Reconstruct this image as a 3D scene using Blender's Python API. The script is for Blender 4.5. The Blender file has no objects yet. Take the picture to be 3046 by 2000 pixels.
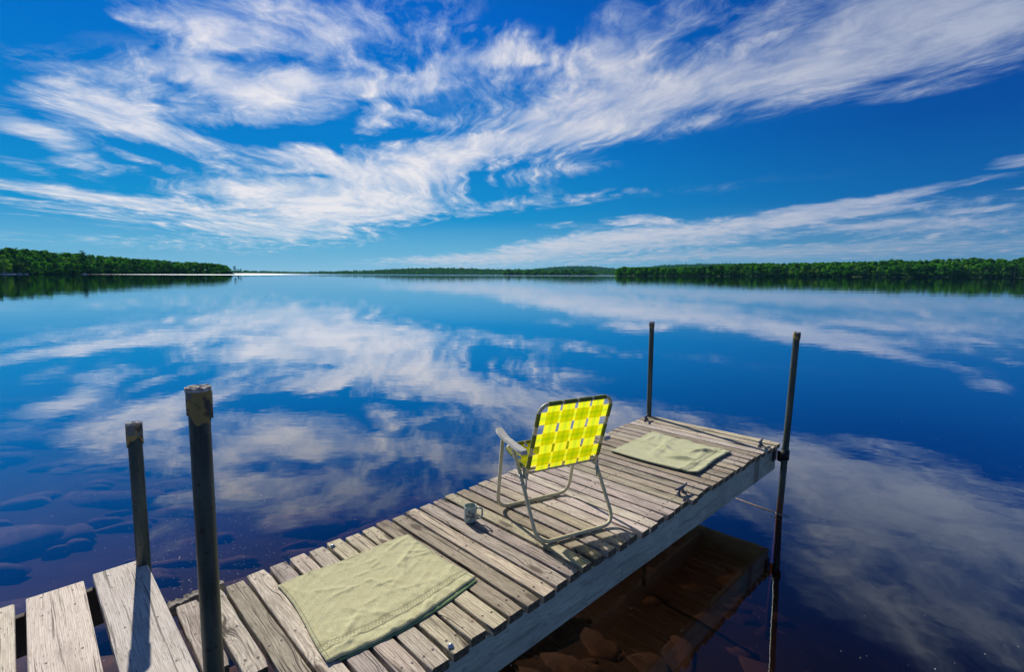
import bpy, math, random
import numpy as np
from math import sin, cos, pi, radians
from mathutils import Vector, Matrix

S = bpy.context.scene
COL = S.collection
random.seed(7)
RNG = np.random.default_rng(11)

# ------------------------------------------------------------------ camera
CAM_H = 1.4                      # camera height above the deck boards (z = 0)
WATER = -0.59                    # water level
FPX, PITCH, ROLL = 1510.0, radians(6.96), radians(0.222)   # measured on the 3046 px wide photo
_X = np.array([cos(ROLL), 0, 0]) + sin(ROLL) * np.array([0, sin(PITCH), cos(PITCH)])
_U = -sin(ROLL) * np.array([1., 0, 0]) + cos(ROLL) * np.array([0, sin(PITCH), cos(PITCH)])
_F = np.array([0, cos(PITCH), -sin(PITCH)])
cam_d = bpy.data.cameras.new('camera')
cam = bpy.data.objects.new('camera', cam_d)
COL.objects.link(cam)
cam_d.sensor_width = 36.0
cam_d.lens = FPX / 3046.0 * 36.0
cam_d.clip_start = 0.05
cam_d.clip_end = 30000
cam.matrix_world = Matrix(((_X[0], _U[0], -_F[0], 0), (_X[1], _U[1], -_F[1], 0), (_X[2], _U[2], -_F[2], CAM_H), (0, 0, 0, 1)))
S.camera = cam
S.render.resolution_x, S.render.resolution_y = 1024, 673


def ray(x, y):                    # direction through a point of the photo (2380 px wide view)
    return (x * 1.28 - 1523) * _X - (y * 1.28 - 1000) * _U + FPX * _F


def on_z(x, y, z=0.0):            # the real place on a level plane
    v = ray(x, y)
    return Vector(v * (z - CAM_H) / v[2] + np.array([0, 0, CAM_H]))


def on_y(x, y, Y):                # the real place at a distance
    v = ray(x, y)
    return Vector(v * Y / v[1] + np.array([0, 0, CAM_H]))


def azel(x, y):
    v = ray(x, y)
    return math.atan2(v[0], v[1]), math.atan2(v[2], math.hypot(v[0], v[1]))


# ------------------------------------------------------------------ sun, sky, exposure
SUN_AZ, SUN_EL = radians(-34.5), radians(37)
sun_d = bpy.data.lights.new('sun', 'SUN')
sun_d.energy = 5.0
sun_d.angle = radians(0.55)
sun_d.color = (1.0, 0.93, 0.82)
sun = bpy.data.objects.new('sun', sun_d)
COL.objects.link(sun)
sdir = Vector((sin(SUN_AZ) * cos(SUN_EL), cos(SUN_AZ) * cos(SUN_EL), sin(SUN_EL)))
sun.rotation_euler = sdir.to_track_quat('Z', 'Y').to_euler()
sun.location = sdir * 50
S.view_settings.view_transform = 'Standard'
S.view_settings.look = 'None'
S.view_settings.exposure = 0.0
S.view_settings.gamma = 1.0


class NT:
    """small helper for node graphs"""
    def __init__(s, tree):
        s.t = tree
        s.n = tree.nodes
        s.l = tree.links

    def new(s, typ, **kw):
        n = s.n.new(typ)
        for k, v in kw.items():
            setattr(n, k, v)
        return n

    def put(s, sock, v):
        if isinstance(v, bpy.types.NodeSocket):
            s.l.new(v, sock)
        elif v is not None:
            sock.default_value = v

    def math(s, op, a, b=None, c=None, clamp=False):
        n = s.new('ShaderNodeMath', operation=op, use_clamp=clamp)
        s.put(n.inputs[0], a)
        if b is not None: s.put(n.inputs[1], b)
        if c is not None: s.put(n.inputs[2], c)
        return n.outputs[0]

    def vmath(s, op, a, b=None, out=0):
        n = s.new('ShaderNodeVectorMath', operation=op)
        s.put(n.inputs[0], a)
        if b is not None: s.put(n.inputs[1], b)
        return n.outputs[out]

    def noise(s, vec, scale, detail=3.0, rough=0.5, dist=0.0, col=False):
        n = s.new('ShaderNodeTexNoise')
        s.put(n.inputs['Vector'], vec)
        s.put(n.inputs['Scale'], scale)
        n.inputs['Detail'].default_value = detail
        n.inputs['Roughness'].default_value = rough
        s.put(n.inputs['Distortion'], dist)
        return n.outputs['Color' if col else 'Fac']

    def ramp(s, fac, stops, interp='LINEAR'):
        n = s.new('ShaderNodeValToRGB')
        s.put(n.inputs[0], fac)
        e = n.color_ramp.elements
        n.color_ramp.interpolation = interp
        while len(e) < len(stops): e.new(0.5)
        for i, (p, c) in enumerate(stops):
            e[i].position = p
            c = (c, c, c) if isinstance(c, (int, float)) else c
            e[i].color = (*c, 1)
        return n.outputs[0]

    def mix(s, fac, a, b, mode='MIX'):
        n = s.new('ShaderNodeMix', data_type='RGBA', blend_type=mode)
        s.put(n.inputs[0], fac)
        for k, v in ((6, a), (7, b)):
            if isinstance(v, (tuple, list)): v = (*v[:3], 1)
            s.put(n.inputs[k], v)
        return n.outputs[2]

    def maprange(s, v, a, b, c=0.0, d=1.0, smooth=True):
        n = s.new('ShaderNodeMapRange')
        n.interpolation_type = 'SMOOTHSTEP' if smooth else 'LINEAR'
        s.put(n.inputs[0], v)
        for i, q in enumerate((a, b, c, d)): s.put(n.inputs[1 + i], q)
        return n.outputs[0]

    def comb(s, x, y, z=0.0):
        n = s.new('ShaderNodeCombineXYZ')
        for i, v in enumerate((x, y, z)): s.put(n.inputs[i], v)
        return n.outputs[0]

    def sep(s, v):
        n = s.new('ShaderNodeSeparateXYZ')
        s.put(n.inputs[0], v)
        return n.outputs

    def mapping(s, v, loc=(0, 0, 0), rot=(0, 0, 0), scale=(1, 1, 1), typ='POINT'):
        n = s.new('ShaderNodeMapping', vector_type=typ)
        s.put(n.inputs[0], v)
        s.put(n.inputs[1], loc); s.put(n.inputs[2], rot); s.put(n.inputs[3], scale)
        return n.outputs[0]


# ---- sky: blue deepening with height and away from the sun, under streaks of high cloud
world = bpy.data.worlds.new('World')
S.world = world
world.use_nodes = True
W = NT(world.node_tree)
bg = W.n['Background']
tc = W.new('ShaderNodeTexCoord').outputs['Generated']
dx, dy, dz = W.sep(W.vmath('NORMALIZE', tc))
az = W.math('ARCTAN2', dx, dy)
el = W.math('ARCSINE', dz)
nish = W.new('ShaderNodeTexSky', sky_type='NISHITA')
nish.sun_disc = False
nish.sun_elevation = SUN_EL
nish.sun_rotation = SUN_AZ
nish.ozone_density = 4.0
nish.dust_density = 0.4
# blue of the clear sky
el_n = W.math('DIVIDE', el, pi / 2, clamp=True)
near = W.ramp(el_n, [(0.0, (.30, .60, .78)), (0.025, (.16, .50, .73)), (0.065, (.006, .30, .64)), (0.14, (.001, .215, .61)), (0.28, (.000, .132, .58)), (0.36, (.004, .095, .38)), (0.46, (.012, .055, .17)), (0.6, (.016, .045, .11)), (1.0, (.014, .04, .10))])
far = W.ramp(el_n, [(0.0, (.19, .38, .52)), (0.025, (.09, .27, .47)), (0.08, (.003, .125, .40)), (0.15, (.001, .072, .34)), (0.28, (.000, .046, .28)), (0.38, (.005, .040, .18)), (0.5, (.012, .036, .12)), (1.0, (.010, .035, .13))])
away = W.math('ABSOLUTE', W.math('WRAP', W.math('SUBTRACT', az, SUN_AZ + 0.12), pi, -pi))
toward = W.maprange(away, 0.25, 1.30)
clear = W.mix(toward, near, far)
clear = W.mix(0.0, clear, W.mix(1.0, nish.outputs[0], (.1, .1, .1), 'MULTIPLY'))
# cloud cover
av = W.comb(az, el)
wob = W.noise(W.comb(W.math('MULTIPLY', az, 1.0), W.math('MULTIPLY', el, 2.2)), 5.0, 4.0, 0.55, col=True)
wob = W.vmath('MULTIPLY', W.vmath('SUBTRACT', wob, (0.5, 0.5, 0.5)), W.comb(.15, W.maprange(el, .02, .40, .008, .085), 0.0))
avw = W.vmath('ADD', av, wob)
BLOBS = [  # centre x, y, half length, half width (photo), tilt, weight
    (430, 50, 210, 45, -28, 1.0), (560, 60, 270, 50, -12, .7), (700, 30, 230, 48, -5, .8), (800, 82, 110, 28, 10, .9), (620, 100, 200, 25, -8, .7), (995, 5, 60, 14, 0, .6),
    (230, 235, 150, 52, -15, 1.05), (120, 275, 130, 35, -25, .8), (330, 290, 190, 34, -15, 1.0), (90, 195, 100, 14, 0, .6), (340, 150, 100, 32, 20, .45),
    (500, 190, 160, 34, -15, .9), (600, 212, 200, 38, -14, .95), (450, 150, 80, 24, 30, .6), (710, 178, 75, 26, 10, 1.1), (790, 190, 180, 38, 3, .95), (900, 200, 130, 24, 10, .8),
    (1010, 175, 90, 24, 35, .9), (1110, 132, 120, 40, 20, .95), (1185, 145, 70, 24, 0, .7), (1250, 150, 42, 13, 10, .6),
    (430, 250, 200, 26, -14, .8), (560, 268, 180, 22, -8, .75), (700, 262, 170, 18, 3, .5), (440, 335, 240, 26, -21, 1.0), (570, 345, 190, 14, -14, .6),
    (100, 325, 200, 26, -30, .7), (40, 290, 120, 22, -20, .6), (150, 335, 160, 26, -20, .45), (70, 396, 105, 15, -14, .95), (170, 386, 120, 13, -8, .35),
    (180, 446, 290, 14, -7, 1.5), (350, 482, 270, 17, -9, 1.4), (150, 482, 260, 12, -8, .9), (500, 425, 200, 22, -14, .8), (300, 352, 70, 11, -20, .5),
    (640, 470, 250, 42, -2, 1.3), (760, 500, 240, 40, 3, 1.5), (660, 545, 270, 22, -2, 1.1), (430, 522, 220, 10, -6, .7), (520, 575, 250, 15, -2, .6),
    (200, 556, 400, 15, -2, .42), (120, 505, 200, 4, -7, .4),
    (730, 368, 130, 30, -5, 1.3), (850, 402, 260, 46, 5, 1.2), (900, 450, 240, 42, 4, 1.15), (1000, 378, 230, 38, 10, 1.2), (1170, 330, 240, 42, 12, 1.2),
    (1350, 282, 260, 48, 14, 1.15), (1520, 240, 300, 56, 14, 1.1), (1700, 192, 300, 60, 16, 1.0), (1900, 135, 300, 62, 18, 1.0), (2100, 85, 300, 58, 18, 1.05), (2300, 50, 230, 62, 15, 1.25),
    (1400, 150, 120, 60, 10, .85), (1450, 100, 150, 70, 20, .55), (1640, 60, 270, 80, 0, .6), (1500, 175, 200, 50, 5, .6), (1880, 30, 280, 50, 10, .6), (1250, 232, 220, 32, 12, .62), (1120, 266, 180, 20, 6, .55),
    (890, 277, 62, 26, 25, 1.4), (950, 260, 72, 10, -5, 1.0), (1000, 482, 270, 28, 6, .85), (1220, 402, 170, 24, 10, .65), (1340, 388, 110, 17, 5, .45), (1250, 472, 190, 13, 7, .8), (1010, 330, 150, 16, 8, .6),
    (1480, 514, 78, 9, 0, 2.2), (1330, 524, 75, 6, 2, .8), (1230, 585, 230, 18, 8, 1.8), (1400, 560, 240, 22, 7, 2.0), (1650, 535, 280, 20, 8, 2.0), (1880, 505, 240, 18, 8, 1.9), (1960, 472, 180, 9, 9, 1.4),
    (2130, 452, 200, 9, 11, 1.9), (2120, 482, 200, 9, 5, 1.7), (2290, 486, 130, 6, 4, 1.6), (1620, 566, 280, 9, 6, 1.4), (2230, 522, 330, 18, 3, 1.8), (2050, 520, 200, 10, 6, 1.2), (2050, 580, 620, 20, 2, 1.5),
    (1500, 600, 500, 11, 3, 1.3), (1010, 605, 180, 8, 2, 1.4), (2365, 374, 75, 10, 12, 1.7), (2370, 437, 70, 6, 6, .8),
    (1900, 245, 480, 18, 11, .24), (1600, 440, 450, 16, 5, .16), (1190, 600, 300, 10, 0, .4),
    (1104, 410, 48, 15, 0, -1.0), (1125, 446, 54, 18, 0, -1.5), (788, 350, 34, 13, -30, -1.1), (735, 408, 62, 5, 0, -.7), (650, 302, 160, 20, -5, -.7), (385, 348, 100, 20, -16, -.8), (510, 136, 70, 12, 5, -.7),
]
HIGH = [(2150, 1190, 420, 90, -18, .8), (2100, 1400, 360, 90, -24, .6), (1180, 1080, 300, 50, -10, .5), (2330, 1330, 200, 90, -20, .5), (1000, 1230, 200, 40, -16, .3),  # clouds above the frame, placed from their mirror images in the water
    (2180, 1150, 330, 70, -16, .8), (2280, 1230, 260, 60, -22, .8), (2020, 1250, 260, 50, -24, .7), (2150, 1330, 300, 55, -26, .7), (1930, 1340, 160, 60, -35, .6), (2020, 1430, 260, 40, -28, .5),
    (2250, 1450, 200, 40, -24, .4), (880, 1090, 230, 34, -14, .45), (560, 1060, 260, 40, 8, .5), (1000, 1150, 160, 24, -18, .35), (740, 1180, 220, 26, 4, .3), (200, 1080, 200, 24, 14, .4)]
cover = None
for (bx, by, L_, w_, ang, wt) in BLOBS + HIGH:
    mir = -1 if by > 700 else 1
    a0, e0 = azel(bx, by)
    ca, sa = cos(radians(ang)), sin(radians(ang))
    a1, e1 = azel(bx + 4 * ca, by - 4 * sa)
    a2, e2 = azel(bx - 4 * sa, by - 4 * ca)
    e0, e1, e2 = e0 * mir, e1 * mir, e2 * mir
    l1 = math.hypot(a1 - a0, e1 - e0) / 4 * L_ * 1.34
    l2 = math.hypot(a2 - a0, e2 - e0) / 4 * w_ * 1.62
    rot = math.atan2(e1 - e0, a1 - a0)
    m_ = W.mapping(avw, (a0, e0, 0), (0, 0, rot), (l1, l2, 1), 'TEXTURE')
    g = W.new('ShaderNodeTexGradient', gradient_type='SPHERICAL')
    W.l.new(m_, g.inputs[0])
    cover = W.math('MULTIPLY_ADD', g.outputs['Fac'], wt, 0.0 if cover is None else cover)
# the rest of the sky, behind the photographer, carries scattered cirrus
bq = W.noise(W.vmath('MULTIPLY', W.comb(dx, dy, dz), (1.6, 2.6, 4.0)), 1.3, 3.0, .5)
behind = W.math('MULTIPLY', W.maprange(W.math('MAXIMUM', W.math('ABSOLUTE', az), W.math('MULTIPLY', el, 1.15)), .92, 1.25), W.maprange(bq, .42, .72, 0.0, .9))
cover = W.math('ADD', cover, behind)
# wind-drawn texture in the cloud layer's own plane
zz = W.math('ADD', W.math('MAXIMUM', dz, 0.0), 0.07)
plane = W.comb(W.math('DIVIDE', dx, zz), W.math('DIVIDE', dy, zz))
warp = W.vmath('ADD', W.vmath('MULTIPLY', W.vmath('SUBTRACT', W.noise(plane, .8, 4.0, .5, col=True), (.5, .5, .5)), (.9, .9, 0)), W.vmath('MULTIPLY', W.vmath('SUBTRACT', W.noise(plane, .22, 1.0, .5, col=True), (.5, .5, .5)), (3.0, 3.0, 0)))
plane2 = W.vmath('ADD', plane, warp)
st = W.mapping(plane2, (0, 0, 0), (0, 0, radians(-17)), (1.0, 1.0, 1))
fib1 = W.noise(W.mapping(st, (0, 0, 0), (0, 0, 0), (4.6, .8, 1)), 1.0, 9.0, .66, .25)
fib2 = W.noise(W.mapping(st, (3, 7, 0), (0, 0, radians(14)), (8.0, 2.0, 1)), 1.0, 6.0, .66, .3)
puff = W.noise(W.mapping(plane2, (9, 2, 0), (0, 0, 0), (1.5, .8, 1)), 3.0, 9.0, .66, .2)
tex = W.math('ADD', W.math('ADD', W.math('MULTIPLY', fib1, 1.05), W.math('MULTIPLY', fib2, .55)), W.math('MULTIPLY', puff, 2.3))
tex = W.math('SUBTRACT', tex, 1.99)                      # about -0.6 .. 0.6
soft = W.math('SUBTRACT', 1.0, W.math('EXPONENT', W.math('MULTIPLY', W.math('MAXIMUM', cover, 0.0), -1.0)))
gate = W.maprange(cover, 0.0, 0.30)
amp = W.maprange(cover, .4, 1.8, 1.20, .42)
dens = W.math('MULTIPLY_ADD', W.math('MULTIPLY', tex, gate), amp, soft)
dens = W.maprange(dens, 0.06, 1.0, smooth=False)
dens = W.math('POWER', dens, 1.4)
lum = W.maprange(away, 0.1, 1.35)
ccol = W.mix(lum, (.92, .89, .90), (.40, .46, .60))
ccol = W.mix(W.maprange(el, 0.0, .10, 1.0, 0.0), ccol, W.mix(toward, (.66, .72, .80), (.34, .40, .50)))
ccol = W.mix(W.maprange(dens, .15, .95), W.mix(1.0, W.mix(.25, ccol, clear), (.78, .95, 1.04), 'MULTIPLY'), ccol)
skycol = W.mix(W.math('MULTIPLY', dens, .94), clear, ccol)
# what lies under the horizon is never seen: keep it like the lowest sky
W.l.new(skycol, bg.inputs[0])
bg.inputs[1].default_value = 1.0


# ------------------------------------------------------------------ helpers for objects
def link(name, verts, faces, mat=None, parent=None, smooth=False, mats=None, fmat=None, uvs=None):
    me = bpy.data.meshes.new(name)
    me.from_pydata([tuple(v) for v in verts], [], faces)
    me.update()
    for m in (mats or ([mat] if mat else [])): me.materials.append(m)
    if fmat: me.polygons.foreach_set('material_index', fmat)
    if smooth: me.polygons.foreach_set('use_smooth', [True] * len(me.polygons))
    if uvs:
        ul = me.uv_layers.new(name='UVMap')
        for p in me.polygons:
            for li in p.loop_indices: ul.data[li].uv = uvs[me.loops[li].vertex_index]
    o = bpy.data.objects.new(name, me)
    COL.objects.link(o)
    if parent: o.parent = parent
    return o


def tag(o, label=None, cat=None, group=None, kind=None):
    if label: o['label'] = label
    if cat: o['category'] = cat
    if group: o['group'] = group
    if kind: o['kind'] = kind
    return o


def empty(name, loc=(0, 0, 0), rz=0):
    o = bpy.data.objects.new(name, None)
    COL.objects.link(o)
    o.location = loc
    o.rotation_euler = (0, 0, rz)
    o.empty_display_size = .1
    return o


class MB:
    def __init__(s):
        s.v, s.f, s.m, s.uv = [], [], [], []

    def add(s, vs, fs, mi=0, uv=None):
        b = len(s.v)
        s.v += [tuple(v) for v in vs]
        s.uv += uv if uv else [(0, 0)] * len(vs)
        s.f += [tuple(i + b for i in f) for f in fs]
        s.m += [mi] * len(fs)

    def box(s, x0, x1, y0, y1, z0, z1, mi=0, bev=0.0, M=None):
        vs, fs = [], []
        if bev <= 0:
            vs = [(x, y, z) for z in (z0, z1) for y in (y0, y1) for x in (x0, x1)]
            fs = [(0, 2, 3, 1), (4, 5, 7, 6), (0, 1, 5, 4), (2, 6, 7, 3), (1, 3, 7, 5), (0, 4, 6, 2)]
        else:
            prof = []
            n = 3
            for (cx, cy, a0) in ((y1 - bev, z1 - bev, 0), (y0 + bev, z1 - bev, pi / 2), (y0 + bev, z0 + bev, pi), (y1 - bev, z0 + bev, 1.5 * pi)):
                for k in range(n + 1):
                    a = a0 + k * pi / 2 / n
                    prof.append((cx + bev * cos(a), cy + bev * sin(a)))
            P = len(prof)
            cy, cz = (y0 + y1) / 2, (z0 + z1) / 2
            e = bev * .5
            rings = [(x0, 1 - 2 * e / (y1 - y0), 1 - 2 * e / (z1 - z0)), (x0 + e, 1, 1), (x1 - e, 1, 1), (x1, 1 - 2 * e / (y1 - y0), 1 - 2 * e / (z1 - z0))]
            for (x, ky, kz) in rings:
                vs += [(x, cy + (p[0] - cy) * ky, cz + (p[1] - cz) * kz) for p in prof]
            for r in range(3):
                for k in range(P):
                    fs.append((r * P + k, r * P + (k + 1) % P, (r + 1) * P + (k + 1) % P, (r + 1) * P + k))
            fs.append(tuple(range(P))[::-1])
            fs.append(tuple(range(3 * P, 4 * P)))
        if M is not None: vs = [tuple(M @ Vector(v)) for v in vs]
        s.add(vs, fs, mi)

    def tube(s, pts, r, n=10, mi=0, closed=False, caps=True):
        pts = [Vector(p) for p in pts]
        N = len(pts)
        rs = r if isinstance(r, (list, tuple)) else [r] * N
        t0 = (pts[1] - pts[0]).normalized()
        up = Vector((0, 0, 1)) if abs(t0.z) < .9 else Vector((1, 0, 0))
        nrm = t0.cross(up).normalized()
        vs = []
        for i, p in enumerate(pts):
            if closed: t = (pts[(i + 1) % N] - pts[i - 1]).normalized()
            else: t = (pts[min(i + 1, N - 1)] - pts[max(i - 1, 0)]).normalized()
            nrm = (nrm - t * nrm.dot(t)).normalized()
            b = t.cross(nrm)
            for k in range(n):
                a = 2 * pi * k / n
                vs.append(p + (nrm * cos(a) + b * sin(a)) * rs[i])
        fs = []
        for i in range(N if closed else N - 1):
            j = (i + 1) % N
            for k in range(n):
                fs.append((i * n + k, i * n + (k + 1) % n, j * n + (k + 1) % n, j * n + k))
        if caps and not closed:
            fs.append(tuple(range(n))[::-1])
            fs.append(tuple((N - 1) * n + k for k in range(n)))
        s.add(vs, fs, mi)

    def lathe(s, prof, n=24, mi=0, c=(0, 0, 0)):
        vs = [(c[0] + r * cos(2 * pi * k / n), c[1] + r * sin(2 * pi * k / n), c[2] + z) for (r, z) in prof for k in range(n)]
        fs = [(i * n + k, i * n + (k + 1) % n, (i + 1) * n + (k + 1) % n, (i + 1) * n + k) for i in range(len(prof) - 1) for k in range(n)]
        s.add(vs, fs, mi)

    def build(s, name, mats, parent=None, smooth=True, uv=False):
        mats = mats if isinstance(mats, list) else [mats]
        return link(name, s.v, s.f, parent=parent, smooth=smooth, mats=mats, fmat=s.m, uvs=s.uv if uv else None)


def autosmooth(o, ang=40):
    me = o.data
    if hasattr(me, 'set_sharp_from_angle'): me.set_sharp_from_angle(angle=radians(ang))


def fillet(pts, r, n=6, closed=False):
    pts = [Vector(p) for p in pts]
    out = []
    N = len(pts)
    for i, p in enumerate(pts):
        if not closed and i in (0, N - 1):
            out.append(p)
            continue
        a, b = pts[i - 1], pts[(i + 1) % N]
        da, db = (a - p), (b - p)
        ra = min(r, da.length * .48, db.length * .48)
        p0, p1 = p + da.normalized() * ra, p + db.normalized() * ra
        for k in range(n + 1):
            t = k / n
            out.append(p0 * (1 - t) ** 2 + p * 2 * t * (1 - t) + p1 * t * t)
    return out


def material(name):
    m = bpy.data.materials.new(name)
    m.use_nodes = True
    m.node_tree.nodes.clear()
    N = NT(m.node_tree)
    out = N.new('ShaderNodeOutputMaterial')
    return m, N, out


def principled(N, out, col, rough=.6, metal=0.0, bump=None, bstr=.3, bdist=.01, spec=.5):
    p = N.new('ShaderNodeBsdfPrincipled')
    if isinstance(col, tuple): col = (*col, 1)
    N.put(p.inputs['Base Color'], col)
    N.put(p.inputs['Roughness'], rough)
    p.inputs['Metallic'].default_value = metal
    p.inputs['Specular IOR Level'].default_value = spec
    if bump is not None:
        b = N.new('ShaderNodeBump')
        b.inputs['Strength'].default_value = bstr
        b.inputs['Distance'].default_value = bdist
        N.put(b.inputs['Height'], bump)
        N.l.new(b.outputs[0], p.inputs['Normal'])
    N.l.new(p.outputs[0], out.inputs[0])
    return p


def simple(name, col, rough=.6, metal=0.0, var=.15, scale=30, bstr=.15):
    m, N, out = material(name)
    c = N.new('ShaderNodeTexCoord').outputs['Object']
    n = N.noise(c, scale, 4)
    v = N.maprange(n, .3, .7, 1 - var, 1 + var)
    cc = N.mix(1.0, col, N.comb(v, v, v), 'MULTIPLY')
    principled(N, out, cc, rough, metal, n, bstr, .002)
    return m


# ------------------------------------------------------------------ wood
def wood(name, light, dark, knots=1.0, grain=1.0, green=.16, gscale=1.0, cracks=1.0):
    m, N, out = material(name)
    oi = N.new('ShaderNodeObjectInfo')
    rnd = oi.outputs['Random']
    c = N.new('ShaderNodeTexCoord').outputs['Object']
    off = N.comb(N.math('MULTIPLY', rnd, 37.0), N.math('MULTIPLY', rnd, 91.0), N.math('MULTIPLY', rnd, 13.0))
    p = N.vmath('ADD', c, off)
    # knots: cells stretched along the board push the grain aside
    vo = N.new('ShaderNodeTexVoronoi', feature='F1', voronoi_dimensions='2D')
    N.put(vo.inputs['Vector'], N.vmath('MULTIPLY', p, (2.3, 7.0, 1.0)))
    vo.inputs['Scale'].default_value = gscale
    kd = vo.outputs['Distance']
    knot = N.maprange(kd, .05, .32, 1.0, 0.0)
    big = N.noise(N.vmath('MULTIPLY', p, (1.6, 6.0, 2.0)), 1.0, 2.0)
    push = N.math('ADD', N.math('MULTIPLY', knot, 1.1 * knots), N.math('MULTIPLY', big, 2.2))
    yy = N.sep(p)[1]
    ph = N.math('ADD', N.math('MULTIPLY', yy, 34.0 * grain), push)
    fine = N.noise(N.vmath('MULTIPLY', p, (9.0, 170.0, 60.0)), 1.0, 4.0, .65)
    ph = N.math('ADD', ph, N.math('MULTIPLY', fine, .55))
    saw = N.math('FRACT', N.math('MULTIPLY', ph, 2.6))
    ring = N.math('POWER', saw, 2.2)
    crack_n = N.noise(N.vmath('ADD', N.vmath('MULTIPLY', p, (1.9, 120.0, 20.0)), N.comb(0.0, N.math('MULTIPLY', push, 2.0), 0.0)), 1.0, 3.0, .55)
    crack = N.math('MULTIPLY', N.maprange(crack_n, .60, .64), cracks)
    crack2 = N.maprange(N.noise(N.vmath('MULTIPLY', p, (26.0, 260.0, 60.0)), 1.0, 2.0), .62, .70)
    stain = N.noise(N.vmath('MULTIPLY', p, (3.0, 9.0, 5.0)), 1.0, 4.0, .6)
    speck = N.maprange(N.noise(p, 210.0, 2.0), .66, .74)
    col = N.mix(N.math('MULTIPLY', ring, .62), light, dark)
    col = N.mix(N.maprange(fine, .35, .70, 0, .65), col, dark)
    col = N.mix(N.maprange(stain, .48, .78, 0, .5), col, tuple(v * .62 for v in dark))
    col = N.mix(N.maprange(N.noise(N.vmath('MULTIPLY', p, (2.0, 4.0, 3.0)), 1.0, 3.0), .5, .75, 0, green), col, (.20, .19, .09))
    tone = N.maprange(rnd, 0, 1, .66, 1.16, smooth=False)
    col = N.mix(1.0, col, N.comb(tone, N.math('MULTIPLY', tone, N.maprange(N.math('FRACT', N.math('MULTIPLY', rnd, 7.3)), 0, 1, .955, 1.02)), N.math('MULTIPLY', tone, N.maprange(N.math('FRACT', N.math('MULTIPLY', rnd, 5.1)), 0, 1, .86, 1.05))), 'MULTIPLY')
    core = N.maprange(kd, .07, .17, .85 * knots, 0.0)
    kring = N.math('MULTIPLY', N.math('POWER', N.math('FRACT', N.math('MULTIPLY', kd, 20.0)), 3.0), N.maprange(kd, .18, .34, .42 * knots, 0.0))
    keep = N.maprange(N.math('FRACT', N.math('MULTIPLY', N.sep(vo.outputs['Color'])[0], 3.7)), .45, .5)   # only some cells hold a knot
    col = N.mix(N.math('MULTIPLY', N.math('MAXIMUM', core, kring), keep), col, (.10, .075, .055))
    col = N.mix(N.math('MULTIPLY', N.math('MAXIMUM', crack, N.math('MULTIPLY', crack2, .5)), .82), col, (.035, .027, .022))
    col = N.mix(N.math('MULTIPLY', speck, .5), col, (.07, .055, .045))
    h = N.math('SUBTRACT', N.math('MULTIPLY', fine, .5), N.math('ADD', N.math('MULTIPLY', crack, 1.2), N.math('MULTIPLY', ring, .35)))
    h = N.math('SUBTRACT', h, N.math('MULTIPLY', crack2, .5))
    principled(N, out, col, .82, 0, h, .55, .003, .25)
    return m


M_plank = wood('deck_wood', (.78, .69, .56), (.22, .175, .13))
M_board = wood('pale_board_wood', (.84, .77, .71), (.46, .40, .345), 0.0, 1.8, .03, 1.0, .8)
M_beam = wood('beam_wood', (.50, .56, .46), (.30, .35, .30), .7, .35, .15, 1.0, .3)
M_rot = wood('rotten_wood', (.40, .36, .31), (.10, .08, .065), .6, 1.2, .1)
M_end = simple('mossy_end_grain', (.095, .082, .052), .9, 0, .45, 90, .5)
M_shade = simple('shade_dark_wood', (.045, .036, .030), .8)  # near-black colour stands in for the shade on the walkway bearers
M_nail = simple('rusty_nail', (.09, .07, .06), .7, .3)
M_zinc = simple('zinc_bolt', (.55, .56, .60), .35, .8, .1)

# ------------------------------------------------------------------ water, lake bed, haze
mw, N, out = material('lake_water')
geo = N.new('ShaderNodeNewGeometry')
pos = geo.outputs['Position']
px_, py_, pz_ = N.sep(pos)
dist = N.vmath('LENGTH', N.vmath('MULTIPLY', pos, (1, 1, 0)), out=1)
# slow undulation near the shore, finer wind ripple patches far out
r1 = N.noise(N.vmath('MULTIPLY', pos, (.9, 1.6, 1)), 1.0, 3.0, .5)
r2 = N.noise(N.vmath('MULTIPLY', pos, (.10, .22, 1)), 1.0, 4.0, .55)
r3 = N.noise(N.vmath('MULTIPLY', pos, (3.5, 5.0, 1)), 1.0, 2.0, .5)
patch = N.maprange(N.noise(N.vmath('MULTIPLY', pos, (.006, .02, 1)), 1.0, 2.0), .42, .62)
hgt = N.math('ADD', N.math('MULTIPLY', r1, .0021), N.math('MULTIPLY', r3, .00035))
hgt = N.math('ADD', hgt, N.math('MULTIPLY', N.math('MULTIPLY', r2, .016), N.maprange(dist, 8, 80)))
# wind band along the far shores
band = N.maprange(py_, 470, 520)
band = N.math('MULTIPLY', band, N.maprange(N.math('ADD', py_, N.math('MULTIPLY', N.noise(N.vmath('MULTIPLY', pos, (.01, .03, 1)), 1.0, 3.0), 90)), 560, 600))
band = N.math('MULTIPLY', band, N.maprange(N.math('DIVIDE', px_, py_), .40, .62, 1.0, .12))
band = N.math('MULTIPLY', band, N.maprange(N.math('DIVIDE', px_, py_), -.50, -.30, 1.0, .45))
r4 = N.noise(N.vmath('MULTIPLY', pos, (.35, .35, 1)), 1.0, 3.0, .6)
hgt = N.math('ADD', hgt, N.math('MULTIPLY', N.math('MULTIPLY', r4, .35), band))
bmp = N.new('ShaderNodeBump')
bmp.inputs['Strength'].default_value = 1.0
bmp.inputs['Distance'].default_value = 1.0
N.l.new(hgt, bmp.inputs['Height'])
cosv = N.math('ABSOLUTE', N.vmath('DOT_PRODUCT', geo.outputs['Normal'], geo.outputs['Incoming'], out=1))
schlick = N.math('MULTIPLY_ADD', N.math('POWER', N.math('SUBTRACT', 1.0, cosv, clamp=True), 5.0), .98, .02)   # the same from above and below
fac = N.math('SUBTRACT', 1.0, N.math('POWER', N.math('SUBTRACT', 1.0, schlick), 3.6), clamp=True)
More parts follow.
